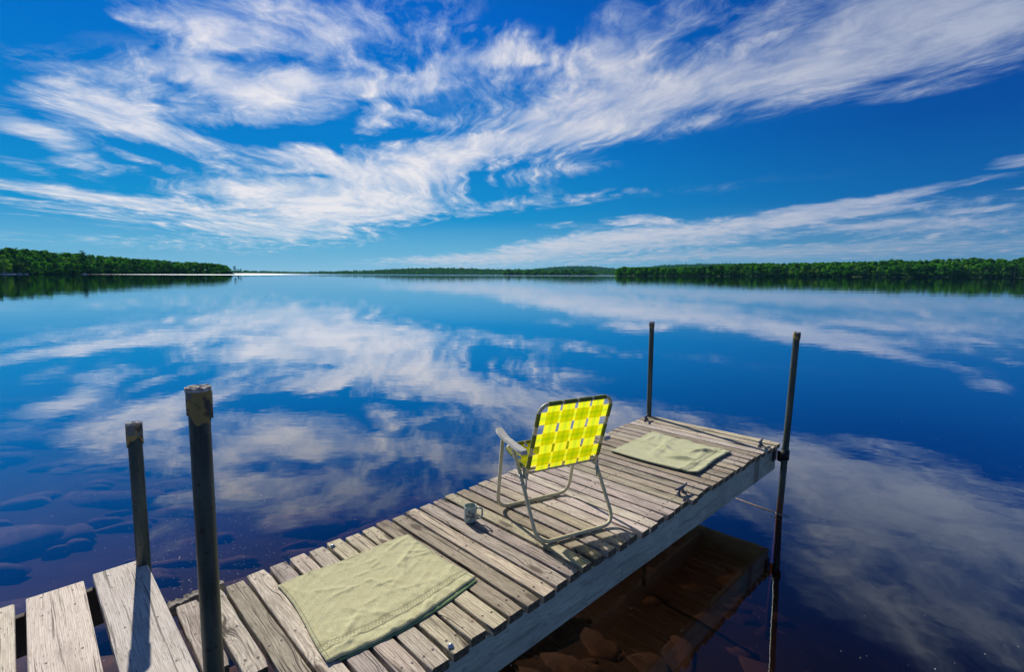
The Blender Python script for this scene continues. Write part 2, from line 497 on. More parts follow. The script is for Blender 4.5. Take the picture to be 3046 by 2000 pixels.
gl = N.new('ShaderNodeBsdfAnisotropic')
gl.inputs['Color'].default_value = (.84, .88, .94, 1)
glit = N.maprange(N.math('DIVIDE', px_, py_), -.52, -.30, 1.0, 0.0)
N.put(gl.inputs['Roughness'], N.math('ADD', N.maprange(dist, 10, 400, .010, .008), N.math('MULTIPLY', band, N.math('MULTIPLY_ADD', glit, .15, .07))))
N.l.new(bmp.outputs[0], gl.inputs['Normal'])
tr = N.new('ShaderNodeBsdfTransparent')
tr.inputs[0].default_value = (.95, .92, .88, 1)
mx = N.new('ShaderNodeMixShader')
N.l.new(fac, mx.inputs[0]); N.l.new(tr.outputs[0], mx.inputs[1]); N.l.new(gl.outputs[0], mx.inputs[2])
N.l.new(mx.outputs[0], out.inputs[0])
ab = N.new('ShaderNodeVolumeAbsorption')
ab.inputs['Color'].default_value = (.48, .35, .25, 1)
ab.inputs['Density'].default_value = 1.0
N.l.new(ab.outputs[0], out.inputs['Volume'])
m_ = MB()
m_.box(-5400, 5400, -60, 5400, -9.0, WATER)
water = m_.build('water', mw, smooth=False)
tag(water, kind='structure')

mb, N, out = material('lake_bed')
c = N.new('ShaderNodeTexCoord').outputs['Object']
vo = N.new('ShaderNodeTexVoronoi')
N.put(vo.inputs['Vector'], N.vmath('ADD', c, N.vmath('MULTIPLY', N.noise(c, 3.0, 3.0, col=True), (.25, .25, .25))))
vo.inputs['Scale'].default_value = 3.2
n1 = N.noise(c, 1.3, 4.0)
col = N.mix(N.maprange(n1, .35, .7), (.018, .013, .009), (.06, .042, .03))
col = N.mix(N.maprange(vo.outputs['Distance'], .1, .45), (.08, .056, .04), col)
col = N.mix(.5, col, (.06, .036, .025))
principled(N, out, col, .9, 0, N.noise(c, 20, 4), .4, .02)
def bed_z(x, y):
    d = max(-.3, y * .55 + x * .6)
    return WATER - .42 - .24 * min(d, 14) - min(4.0, max(0, d - 14) * .05)


# bed: gentle shelf by the dock, deep further out
gx = np.concatenate([[-5390, -3000, -900, -300, -80], np.linspace(-30, 30, 61), [80, 300, 900, 3000, 5390]])
gy = np.concatenate([[-59, -30, -10], np.linspace(-4, 40, 60), [80, 300, 900, 3000, 5390]])
vs = []
for y in gy:
    for x in gx:
        z = bed_z(x, y) + .05 * sin(x * 2.1 + y) * cos(y * 1.7 - x * .6)
        vs.append((x, y, z))
nx = len(gx)
fs = [(j * nx + i, j * nx + i + 1, (j + 1) * nx + i + 1, (j + 1) * nx + i) for j in range(len(gy) - 1) for i in range(nx - 1)]
bed = link('lake_bed', vs, fs, mb, smooth=True)
tag(bed, kind='structure')


# stones lying on the bed
mst, N, out = material('bed_stone')
c = N.new('ShaderNodeTexCoord').outputs['Object']
cell = N.new('ShaderNodeTexVoronoi')
N.put(cell.inputs['Vector'], c)
cell.inputs['Scale'].default_value = 1.1
col = N.mix(N.sep(cell.outputs['Color'])[0], (.040, .030, .024), (.19, .135, .105))
col = N.mix(N.maprange(N.noise(c, 9.0, 4.0), .4, .7, 0, .6), col, (.26, .16, .10))
principled(N, out, col, .85, 0, N.noise(c, 30, 3), .3, .01)
st_ = MB()


def stone(cx, cy, z, rx, ry, h, rot):
    n1_, n2_ = 11, 3
    vs = []
    ph = [random.uniform(0, 6.28) for _ in range(3)]
    for j in range(n2_ + 1):
        t = j / n2_ * pi / 2
        for k in range(n1_):
            a = 2 * pi * k / n1_
            rr = 1 + .22 * sin(2 * a + ph[0]) + .17 * sin(3 * a + ph[1]) + .10 * sin(5 * a + ph[2])
            x, y = rx * rr * cos(a) * cos(t) ** .5, ry * rr * sin(a) * cos(t) ** .5
            vs.append((cx + x * cos(rot) - y * sin(rot), cy + x * sin(rot) + y * cos(rot), z + h * sin(t)))
    fs = [(j * n1_ + k, j * n1_ + (k + 1) % n1_, (j + 1) * n1_ + (k + 1) % n1_, (j + 1) * n1_ + k) for j in range(n2_) for k in range(n1_)]
    st_.add(vs, fs)


for _ in range(300):                                  # under and right of the dock
    x, y = random.uniform(-.6, 2.6), random.uniform(.3, 5.5)
    r = random.choice([.04, .05, .06, .08, .1, .14, .2])
    stone(x, y, bed_z(x, y) - .03, r * random.uniform(.8, 1.7), r * random.uniform(.6, 1.0), .015 + r * .22, random.uniform(0, 3.1))
for _ in range(420):                                  # broad flat stones by the shore on the left
    x, y = random.uniform(-9, 0), random.uniform(1.8, 10)
    r = random.choice([.05, .07, .10, .14, .2, .3])
    stone(x, y, bed_z(x, y) - .03, r * random.uniform(1.2, 2.6), r * .8, .06 + r * .16, random.uniform(.1, .8))
bs = st_.build('bed_stones', mst)
tag(bs, 'brown stones lying on the shallow lake bed seen through the water', 'stones', kind='stuff')


# ------------------------------------------------------------------ the dock
deck = empty('dock', (0, 0, 0))
tag(deck, 'long plank dock reaching out over the lake with two slim far posts', 'dock')
FL = on_z(1507.7, 965.4); FR = on_z(1810.7, 1029.4)
NL = on_z(394.2, 1412.1); NR0 = on_z(1029.7, 1533.8)
PITCH_L = .0973
UL = (NL - FL); LEN = UL.length; UL.normalize()
UR = (NR0 - FR).normalized()
NPL = int(round(LEN / PITCH_L))
PITCH_L = LEN / NPL
PR = PITCH_L * 1.0145
TH = .038
for i in range(NPL):
    g = .0125 + random.uniform(-.003, .003)
    if i in (12, 27): g = .016
    j1, j2 = random.uniform(-.012, .012), random.uniform(-.012, .012)
    a0 = FL + UL * (i * PITCH_L); a1 = FL + UL * ((i + 1) * PITCH_L - g * 1.2)
    b0 = FR + UR * (i * PR); b1 = FR + UR * ((i + 1) * PR - g * 1.2)
    A, B = (a0 + a1) / 2, (b0 + b1) / 2
    ax = (B - A).normalized()
    A = A - ax * j1; B = B + ax * j2
    if i >= NPL - 3:
        A = A + ax * .012
    if i >= NPL - 2: B = A + ax * (.50 if i == NPL - 1 else .62)
    Lg = (B - A).length
    ang = math.atan2(ax.y, ax.x)
    w0 = ((a1 - a0).length + (b1 - b0).length) / 2
    mbx = MB()
    # top face subdivided a little so the board can be worn
    nseg = 14
    prof = []
    bev = .006
    hw = w0 / 2
    for (cx, cz, a_0) in ((hw - bev, -bev, 0), (-hw + bev, -bev, pi / 2), (-hw + bev, -TH + bev, pi), (hw - bev, -TH + bev, 1.5 * pi)):
        for k in range(4): prof.append((cx + bev * cos(a_0 + k * pi / 6), cz + bev * sin(a_0 + k * pi / 6)))
    P_ = len(prof)
    ph1, ph2 = random.uniform(0, 6), random.uniform(0, 6)
    cup = random.uniform(-.0015, .0015)
    vs, fs = [], []
    for sgm in range(nseg + 1):
        t = sgm / nseg
        x = t * Lg
        kx = .90 if sgm in (0, nseg) else 1.0
        if sgm == 0: x = 0
        wv = .0012 * sin(ph1 + 9 * t) + .0008 * sin(ph2 + 23 * t)
        for (yy, zz_) in prof:
            vs.append((x + (random.uniform(-.002, .002) if sgm in (0, nseg) else 0), yy * (kx if sgm in (0, nseg) else 1) + wv, zz_ * 1.0 + cup * (yy / hw) ** 2 + (-.0015 if (sgm in (0, nseg) and zz_ > -.02) else 0)))
        if sgm == 0:
            pass
    for sgm in range(nseg):
        for k in range(P_):
            fs.append((sgm * P_ + k, (sgm + 1) * P_ + k, (sgm + 1) * P_ + (k + 1) % P_, sgm * P_ + (k + 1) % P_))
    fs.append(tuple(range(P_)))
    fs.append(tuple(nseg * P_ + k for k in range(P_))[::-1])
    mbx.add(vs, fs[:-2], 0)
    mbx.add(vs, fs[-2:], 2)
    for xx in (.055, Lg * .5, Lg - .075):                   # nail heads
        for yy in (-.022, .022):
            nx_, ny_ = xx + random.uniform(-.012, .012), yy + random.uniform(-.006, .006)
            r_ = .0052
            mbx.add([(nx_ + r_ * cos(a * pi / 4), ny_ + r_ * sin(a * pi / 4), .0012 + cup * .2) for a in range(8)], [tuple(range(8))], 1)
    o = mbx.build('plank', [M_plank, M_nail, M_end], deck, smooth=False)
    autosmooth(o)
    o.location = (A.x, A.y, random.uniform(-.0025, .0))
    o.rotation_euler = (random.uniform(-.008, .008), 0, ang)


def beam(P0, P1, z0, z1, th, mat, name, parent=deck, bev=.004):
    d = (P1 - P0); L = d.length
    b = MB(); b.box(0, L, -th / 2, th / 2, z0 - z1, 0, bev=bev)
    o = b.build(name, mat, parent, smooth=False)
    autosmooth(o)
    o.location = (P0.x, P0.y, z1)
    o.rotation_euler = (0, 0, math.atan2(d.y, d.x))
    return o


perp = (FR - FL).normalized()
ZB = -.232
beam(FR + UR * 4.05 - perp * .035, FR - UR * (-.012) - perp * .035, ZB, -TH - .004, .038, M_beam, 'side_beam')
beam(FL + UL * 3.9 + perp * .035, FL + UL * .012 + perp * .035, ZB, -TH - .004, .038, M_beam, 'side_beam')
beam((FL + FR) / 2 + UL * 3.9, (FL + FR) / 2 + UL * .06, ZB + .04, -TH - .004, .038, M_beam, 'middle_beam')
beam(FL + UL * .034 + perp * .058, FR + UR * .034 - perp * .058, ZB, -TH - .006, .038, M_beam, 'end_beam')
for k in (3.35,):
    beam(FL + UL * k + perp * .058, FR + UR * k - perp * .058, ZB + .03, -TH - .008, .038, M_beam, 'cross_brace')
# rotten rim piece beside the first planks
rim = MB()
P0 = on_z(391, 1406, -.012); P1 = on_z(519, 1348, -.012)
dd = (P1 - P0); Lr = dd.length
n_ = 22
vs, fs = [], []
for k in range(n_ + 1):
    x = Lr * k / n_
    wr = .026 + .008 * sin(k * 1.9) + random.uniform(-.005, .005) - .010 * k / n_
    zt = random.uniform(-.010, -.002)
    vs += [(x, -.010, zt - .004), (x, wr, zt + random.uniform(-.006, .002)), (x, wr * .9, -.08), (x, -.010, -.06)]
for k in range(n_):
    for q in range(4): fs.append((k * 4 + q, (k + 1) * 4 + q, (k + 1) * 4 + (q + 1) % 4, k * 4 + (q + 1) % 4))
fs += [(0, 1, 2, 3), (n_ * 4 + 3, n_ * 4 + 2, n_ * 4 + 1, n_ * 4)]
o = link('rim_board', vs, fs, M_rot, deck)
o['label'] = 'rotten crumbling rim board beside the first planks'
o.location = P0
o.rotation_euler = (0, 0, math.atan2(dd.y, dd.x))
# bolt head on a plank
b = MB()
b.lathe([(0, .001), (.012, .001), (.012, .003), (.007, .0045), (.0068, .008), (.004, .010), (0, .0105)], 16)
for (bx, by) in ((1047, 1503), (978, 1293)):
    p = on_z(bx, by)
    if bx == 978: p = on_z(773, 1271)
    o = b.build('bolt', M_zinc, deck); o.location = (p.x, p.y, .0005)
# cleats
M_cleat = simple('cast_cleat', (.12, .13, .16), .55, .35)


def cleat(p, ang):
    r = empty('cleat', (p.x, p.y, 0), ang)
    c_ = MB()
    for s_ in (-1, 1):
        c_.tube([(s_ * .030, 0, .003), (s_ * .022, 0, .020), (s_ * .016, 0, .036)], [.012, .008, .009], 10)
        c_.box(s_ * .034 - .014, s_ * .034 + .014, -.013, .013, .0005, .006, bev=.002)
    c_.tube([(-.078, 0, .050), (-.06, 0, .045), (-.03, 0, .040), (0, 0, .038), (.03, 0, .040), (.06, 0, .045), (.078, 0, .050)], [.004, .0065, .0095, .011, .0095, .0065, .004], 10)
    o = c_.build('cleat_body', M_cleat, r)
    return r


ud = math.atan2(UL.y, UL.x)
c1 = cleat(on_z(1501, 978), ud + .25); tag(c1, 'dark metal cleat at the far left corner of the dock, beside the post', 'cleat', 'rope cleats screwed on the dock')
c2 = cleat(on_z(1767, 1037), ud + .1); tag(c2, 'dark metal cleat at the far right corner of the dock', 'cleat', 'rope cleats screwed on the dock')
c3 = cleat(on_z(1582, 1148), ud - .05); tag(c3, 'dark metal cleat by the right edge of the dock, nearer than the small towel', 'cleat', 'rope cleats screwed on the dock')

# walkway of wide boards, bottom left
walk = empty('walkway', (0, 0, 0))
tag(walk, 'pale walkway of wide weathered boards at the lower left, joining the dock', 'walkway')
wd = [((58, 1388), (194.5, 1350.0), (58, 1563), (240.5, 1563)),
      ((215, 1342.5), (336.5, 1299), (263.5, 1563), (461, 1563)),
      (None, (33, 1404), None, (36, 1563))]
e0 = on_z(215, 1342.5); e1 = on_z(336.5, 1299)
bl = (e1 - e0)
for idx, (tl, trr, bl_, br_) in enumerate(wd):
    R0, R1 = on_z(*trr), on_z(*br_)
    dirv = (R1 - R0).normalized()
    if tl is None:
        wdt = .19
        side = Vector((-dirv.y, dirv.x, 0))
        if side.dot(e0 - e1) < 0: side = -side
    else:
        L0 = on_z(*tl)
        side = (L0 - R0)
        wdt = side.length * .985
        side.normalize()
    L_ = 1.22
    # local x along the board (towards the viewer), y towards -side
    ang = math.atan2(dirv.y, dirv.x)
    b = MB()
    nrm = Vector((-dirv.y, dirv.x, 0))
    sgn = 1 if nrm.dot(side) > 0 else -1
    y0, y1 = (0, wdt) if sgn > 0 else (-wdt, 0)
    b.box(0, L_, y0, y1, -.04, 0, bev=.005)
    for xx in (.05, .18, .55, .9, 1.15):
        for yy in (.25, .78):
            nx_, ny_ = xx + random.uniform(-.02, .02), y0 + (y1 - y0) * yy
            b.add([(nx_ + .0055 * cos(a * pi / 4), ny_ + .0045 * sin(a * pi / 4), .0006) for a in range(8)], [tuple(range(8))], 1)
    o = b.build('board', [M_board, M_nail], walk, smooth=False)
    autosmooth(o)
    o.location = (R0.x, R0.y, 0.004 if idx == 1 else 0.0)
    o.rotation_euler = (0, 0, ang)
dv = (on_z(461, 1563) - e1).normalized()
sv = (e0 - e1).normalized()
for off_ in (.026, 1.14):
    beam(e1 + dv * off_ + sv * .02, e1 + dv * off_ + sv * 2.2, -.22, -.042, .034, M_shade, 'bearer', walk)

# posts
mp, N, out = material('painted_pipe')
c = N.new('ShaderNodeTexCoord').outputs['Object']
n1 = N.noise(N.vmath('MULTIPLY', c, (14, 14, 3)), 1.0, 5.0, .6)
cz = N.sep(c)[2]
col = N.mix(N.maprange(n1, .35, .7), (.028, .045, .038), (.075, .105, .085))
col = N.mix(N.maprange(N.noise(N.vmath('MULTIPLY', c, (30, 30, 5)), 1.0, 5.0, .7), .52, .66, 0, .75), col, (.10, .095, .065))
col = N.mix(N.maprange(N.noise(c, 45, 3.0), .60, .68, 0, .8), col, (.03, .020, .015))
col = N.mix(N.maprange(N.math('ADD', cz, N.math('MULTIPLY', n1, .12)), -.30, -.46, 0, .85), col, (.22, .075, .03))
principled(N, out, col, .42, .25, n1, .25, .003)
mcap, N, out = material('taped_cap')
c = N.new('ShaderNodeTexCoord').outputs['Object']
n1 = N.noise(c, 28, 4.0, .6)
nz = N.sep(N.new('ShaderNodeNewGeometry').outputs['Normal'])[2]
col = N.mix(N.maprange(N.noise(c, 14, 2.0), .46, .52), (.05, .052, .045), (.28, .21, .07))
col = N.mix(N.maprange(N.noise(N.vmath('ADD', c, (3, 1, 5)), 17, 2.0), .54, .58), col, (.13, .15, .14))
col = N.mix(N.maprange(n1, .55, .75, 0, .8), col, (.05, .045, .04))
principled(N, out, col, .8, 0, n1, .4, .004)
mgu = simple('bird_droppings', (.42, .40, .37), .9, 0, .35, 60, .5)


def post(base, top_px, rad, parent, zbot, capk=1.3, caph=.09, near=False, lean=0.0):
    """base: Vector on deck level; top_px: pixel of the top; the pipe may lean a little"""
    # height on the ray above the base
    v = ray(*top_px)
    A_ = np.array([[v[0], 0], [v[2], -1]])
    d2 = np.array([base.x, base.y])
    t = (v[:2] @ d2) / (v[:2] @ v[:2]) + lean / math.hypot(v[0], v[1])
    top = Vector((v[0] * t, v[1] * t, CAM_H + v[2] * t))
    axis = (top - base)
    L = axis.length
    axis.normalize()
    down = (base.z - zbot) / axis.z
    P_ = MB()
    n_ = 24
    P_.lathe([(rad * .80, L), (rad, L), (rad, -down)], n_)
    o = P_.build('post', mp, parent)
    autosmooth(o)
    q = axis.to_track_quat('Z', 'Y')
    o.rotation_euler = q.to_euler()
    o.location = base
    # sleeve of torn tape and a crusted top
    C_ = MB()
    vs, fs = [], []
    rc = rad * capk
    for k in range(n_ + 1):
        a = 2 * pi * k / n_
        low = L - caph * (1 + .22 * sin(a * 2 + 1.0) + .10 * sin(a * 5)) - (.018 if near and .2 < a < 1.0 else 0)
        rr = rc * (1 + .03 * sin(3 * a))
        vs += [(rr * cos(a), rr * sin(a), L + .002), (rr * cos(a) * 1.01, rr * sin(a) * 1.01, (L + low) / 2), (rr * cos(a), rr * sin(a), low), (rad * 1.02 * cos(a), rad * 1.02 * sin(a), low + .002)]
    for k in range(n_):
        for q_ in range(3): fs.append((k * 4 + q_, k * 4 + q_ + 1, (k + 1) * 4 + q_ + 1, (k + 1) * 4 + q_))
    C_.add(vs, fs, 0)
    if near:                                                # a loose flap
        a = 5.6
        e_ = Vector((cos(a), sin(a), 0)); f_ = Vector((-sin(a), cos(a), 0))
        c0 = e_ * rc
        pts_ = [c0 - f_ * .018 + Vector((0, 0, L - .012)), c0 + f_ * .016 + e_ * .006 + Vector((0, 0, L - .006)), c0 + f_ * .020 + e_ * .014 + Vector((0, 0, L - .078)), c0 - f_ * .014 + e_ * .004 + Vector((0, 0, L - .098))]
        C_.add(pts_ + [p + e_ * .002 for p in pts_], [(0, 1, 2, 3), (7, 6, 5, 4), (0, 4, 5, 1), (1, 5, 6, 2), (2, 6, 7, 3), (3, 7, 4, 0)], 0)
    top_v = []
    for rr in (1.03, .93, .62, .3, 0.001):
        for k in range(n_):
            a = 2 * pi * k / n_
            top_v.append((rc * rr * cos(a), rc * rr * sin(a), L + .004 + (random.uniform(0, .006) if rr > .4 else random.uniform(-.006, .002))))
    top_f = [(j * n_ + k, j * n_ + (k + 1) % n_, (j + 1) * n_ + (k + 1) % n_, (j + 1) * n_ + k) for j in range(4) for k in range(n_)]
    C_.add(top_v, top_f, 1)
    C_.add([(rc * 1.03 * cos(2 * pi * k / n_), rc * 1.03 * sin(2 * pi * k / n_), z_) for z_ in (L + .005, L - .004) for k in range(n_)], [(k, n_ + k, n_ + (k + 1) % n_, (k + 1) % n_) for k in range(n_)], 1)
    cp = C_.build('cap', [mcap, mgu], o, smooth=False)
    return o, axis, L


M_iron = simple('black_iron', (.018, .018, .020), .6, .4)
pR, axR, LR = post(on_z(1822, 1040) + (FR - FL).normalized() * .012, (1852, 774), .0245, deck, -1.6, 1.12, .055)
pB, axB, LB = post(on_z(1505.5, 969) - UL * .02, (1515, 750), .0235, deck, -1.8, 1.1, .05)
# bracket plate and sleeve holding each far post
for (pp, sgn) in ((pR, 1), (pB, -1)):
    b = MB()
    b.lathe([(.0246 if sgn > 0 else .0236, -.02), (.032, -.02), (.033, -.10), (.0246 if sgn > 0 else .0236, -.10)], 20)
    dvec = perp * sgn
    o = b.build('sleeve', M_iron, deck); o.location = pp.location
    o.rotation_euler = pp.rotation_euler
    b = MB(); b.box(-.045, .045, -.004, .004, -.145, -.045, bev=.002)
    o = b.build('bracket', M_iron, deck, smooth=False)
    base = (FR if sgn > 0 else FL) + (UR if sgn > 0 else UL) * .055
    o.location = base - perp * sgn * .010
    o.rotation_euler = (0, 0, math.atan2(UL.y, UL.x))
    b = MB(); b.box(-.03, .03, -.004, .004, -.135, -.05)
    o2 = b.build('bracket_arm', M_iron, deck, smooth=False)
    mid = (Vector(pp.location) + base) / 2
    o2.location = (mid.x, mid.y, 0)
    dd = Vector(pp.location) - base
    o2.rotation_euler = (0, 0, math.atan2(dd.y, dd.x))
pL, _, _ = post(on_z(334, 1311), (311, 986), .0295, walk, -1.5, 1.14, .085, lean=.09)
pN, _, _ = post(on_z(503.5, 1672), (460, 905), .0283, walk, -1.5, 1.17, .085, near=True)

# string tied round the far right post at the waterline, a reed floating there
mstr = simple('pale_string', (.62, .60, .52), .9)
wl = Vector(pR.location) + axR * ((WATER + .02 - 0) / axR.z)
b = MB()
b.tube([(wl.x + .027 * cos(a), wl.y + .027 * sin(a), wl.z + .004 * sin(2 * a)) for a in np.linspace(0, 2 * pi, 20, endpoint=False)], .0022, 6, closed=True)
b.tube([(wl.x - .025, wl.y - .01, wl.z), (wl.x - .05, wl.y - .02, wl.z - .012), (wl.x - .075, wl.y - .01, wl.z - .018)], .002, 6)
tag(b.build('string', mstr), 'white string looped round the far right post at the waterline', 'string')
mreed = simple('dry_reed', (.34, .25, .17), .85)
b = MB()
q0, q1 = on_z(1712, 1157, WATER), on_z(1835, 1201, WATER)
off = Vector((q1.y - q0.y, q0.x - q1.x, 0)).normalized() * .02
if off.y > 0: off = -off
b.tube([q0 + off + Vector((0, 0, .001)), (q0 + q1) / 2 + off * 1.6 + Vector((0, 0, .003)), q1 + off + Vector((0, 0, .001))], [.003, .004, .003], 6)
tag(b.build('floating_reed', mreed), 'thin brown reed floating on the water beside the far right post', 'reed')

# ------------------------------------------------------------------ mug
def glaze():
    m, N, out = material('blue_grey_glaze')
    c = N.new('ShaderNodeTexCoord').outputs['Object']
    z = N.sep(c)[2]
    n = N.noise(c, 60, 4)
    col = N.mix(N.maprange(N.math('ADD', z, N.math('MULTIPLY', n, .012)), .008, .034), (.10, .24, .30), (.34, .42, .38))
    col = N.mix(N.maprange(N.noise(c, 300, 2), .6, .7, 0, .5), col, (.16, .17, .13))
    principled(N, out, col, .22, 0, n, .05, .001)
    return m


M_glaze = glaze()
M_ink = simple('dark_glaze_print', (.022, .020, .018), .35)
mp_ = on_z(1093.5, 1213)
mug = empty('mug', (mp_.x, mp_.y, .0015), 0)
tag(mug, 'blue grey ceramic mug with dark scroll print standing on the planks', 'mug')
R_, Hm = .0365, .0935
b = MB()
b.lathe([(.001, 0), (R_ * .86, 0), (R_ * .95, .004), (R_, .013), (R_ * .985, .05), (R_ * .99, Hm - .003), (R_ * .975, Hm), (R_ * .90, Hm), (R_ * .87, Hm - .004), (R_ * .86, .02), (R_ * .7, .008), (.001, .007)], 40)
b.build('mug_body', M_glaze, mug)
b = MB()
hd = radians(-8)
hp = fillet([(R_ - .002, 0, .082), (R_ + .030, 0, .085), (R_ + .033, 0, .055), (R_ + .026, 0, .024), (R_ - .002, 0, .020)], .016, 5)
hp = [Vector((p.x * cos(hd), p.x * sin(hd), p.z)) for p in hp]
b.tube(hp, .0052, 10)
b.build('handle', M_glaze, mug)
b = MB()


def scroll(a0, z0, r0, turns, sgn, tail=(0, 0), th=.0014):
    pts = []
    if tail != (0, 0):
        for k in range(6):
            t = k / 6
            pts.append((a0 + (r0 * cos(0) + tail[0] * (1 - t)) / R_, z0 + tail[1] * (1 - t) ** 1.5))
    for k in range(18):
        t = k / 17
        rr = r0 * (1 - .78 * t)
        a = sgn * t * turns * 2 * pi
        pts.append((a0 + rr * cos(a) / R_, z0 + rr * sin(a)))
    P = [(R_ * 1.004 * cos(a), R_ * 1.004 * sin(a), z) for a, z in pts]
    b.tube(P, [th * (1.3 if 4 < i < 14 else .6) for i in range(len(P))], 6)


fa = math.atan2(-mp_.y, -mp_.x)
scroll(fa - .15, .066, .010, 1.2, 1, (-.012, -.018))
scroll(fa + .35, .060, .008, 1.1, -1, (.01, -.02))
scroll(fa - .55, .047, .009, 1.3, -1, (.014, -.014))
scroll(fa + .10, .038, .010, 1.2, 1, (-.004, .018))
scroll(fa + .55, .038, .007, 1.1, 1, (-.012, -.01))
scroll(fa - .2, .022, .006, 1.0, -1, (.004, .018), .001)
for _ in range(26):
    a, z = fa + random.uniform(-.8, .8), random.uniform(.018, .08)
    l, d_ = random.uniform(.002, .004), random.uniform(0, pi)
    b.tube([(R_ * 1.004 * cos(a), R_ * 1.004 * sin(a), z), (R_ * 1.004 * cos(a + l / R_ * cos(d_)), R_ * 1.004 * sin(a + l / R_ * cos(d_)), z + l * sin(d_))], .0009, 5)
b.build('print', M_ink, mug)

# ------------------------------------------------------------------ lawn chair
M_alu = simple('beige_painted_tube', (.58, .52, .32), .42, 0.0, .10, 25, .05)
M_arm = simple('grey_plastic', (.47, .46, .43), .5, 0, .06, 40, .05)
M_steel = simple('zinc_hinge', (.38, .41, .38), .4, .6)


def webbing(name, seed=0):
    m, N, out = material(name)
    uv = N.new('ShaderNodeUVMap').outputs[0]
    u, v, _z = N.sep(uv)
    Y, G = (.84, .78, .04), (.60, .70, .03)
    col = N.ramp(u, [(0, (.72, .78, .02)), (.05, Y), (.20, Y), (.22, (.68, .80, .01)), (.36, (.80, .84, .02)), (.38, G), (.62, G), (.64, (.80, .84, .02)), (.78, (.68, .80, .01)), (.80, Y), (.95, Y), (1, (.72, .78, .02))])
    weave = N.math('MULTIPLY', N.math('SINE', N.math('MULTIPLY', u, 150.0)), .04)
    th = N.noise(N.vmath('MULTIPLY', uv, (40, 900, 1)), 1.0, 2.0)
    col = N.mix(1.0, col, N.comb(*[N.math('ADD', N.maprange(th, .3, .7, .90, 1.06), weave)] * 3), 'MULTIPLY')
    d = N.new('ShaderNodeBsdfDiffuse'); N.l.new(col, d.inputs[0])
    t = N.new('ShaderNodeBsdfTranslucent'); N.l.new(N.mix(1.0, col, (1.0, 1.0, .9), 'MULTIPLY'), t.inputs[0])
    a = N.new('ShaderNodeMixShader'); a.inputs[0].default_value = .72
    N.l.new(d.outputs[0], a.inputs[1]); N.l.new(t.outputs[0], a.inputs[2])
    g = N.new('ShaderNodeBsdfTransparent'); N.l.new(N.mix(1.0, col, (.95, .85, .3), 'MULTIPLY'), g.inputs[0])
    f = N.new('ShaderNodeMixShader'); f.inputs[0].default_value = .13
    N.l.new(a.outputs[0], f.inputs[1]); N.l.new(g.outputs[0], f.inputs[2])
    N.l.new(f.outputs[0], out.inputs[0])
    return m


M_web = webbing('plastic_webbing')
M_wrap = simple('wrapped_webbing', (.17, .20, .02), .7, 0, .1, 200, .1)
CA = radians(27.5)
chair = empty('lawn_chair', (.245, 2.804, 0), CA)       # local x: width, y: towards the lake
tag(chair, 'folding lawn chair with yellow and lime woven webbing facing the lake', 'chair')
TR = .0105
HW = .248
# rear leg: U on the deck, up to the armrests
b = MB()
zf = TR + .001
b.tube(fillet([(-HW - .008, .03, .462), (-HW, -.055, .315), (-HW, -.245, zf), (HW, -.245, zf), (HW, -.055, .315), (HW + .008, .03, .462)], .085, 8), TR, 12)
b.build('rear_leg', M_alu, chair)
b = MB()
b.tube(fillet([(-HW - .014, .135, .485), (-HW - .006, .225, zf), (HW + .006, .225, zf), (HW + .014, .135, .485)], .085, 8), TR, 12)
b.build('front_leg', M_alu, chair)
# back frame
BB, BT = Vector((0, -.085, .325)), Vector((0, -.222, .742))
bw = .228
back_dir = (BT - BB).normalized()
bn = Vector((0, -back_dir.z, back_dir.y))                # faces the camera side
b = MB()
bp = fillet([Vector((-bw, 0, 0)) + BB, Vector((-bw, 0, 0)) + BT, Vector((bw, 0, 0)) + BT, Vector((bw, 0, 0)) + BB], .065, 8)
b.tube(bp, TR, 12)
b.build('back_frame', M_alu, chair)
# seat frame
SR, SF = Vector((0, -.060, .345)), Vector((0, .185, .402))
b = MB()
sp = fillet([Vector((-.222, 0, 0)) + SR, Vector((-.222, 0, 0)) + SF, Vector((.222, 0, 0)) + SF, Vector((.222, 0, 0)) + SR], .055, 7)
b.tube(sp, TR * .95, 12)
b.tube([Vector((-.222, 0, 0)) + SR, Vector((.222, 0, 0)) + SR], TR * .9, 10)
b.tube([Vector((-bw, 0, 0)) + BB + Vector((0, .0, .012)), Vector((bw, 0, 0)) + BB + Vector((0, .0, .012))], TR * .8, 10)
b.build('seat_frame', M_alu, chair)
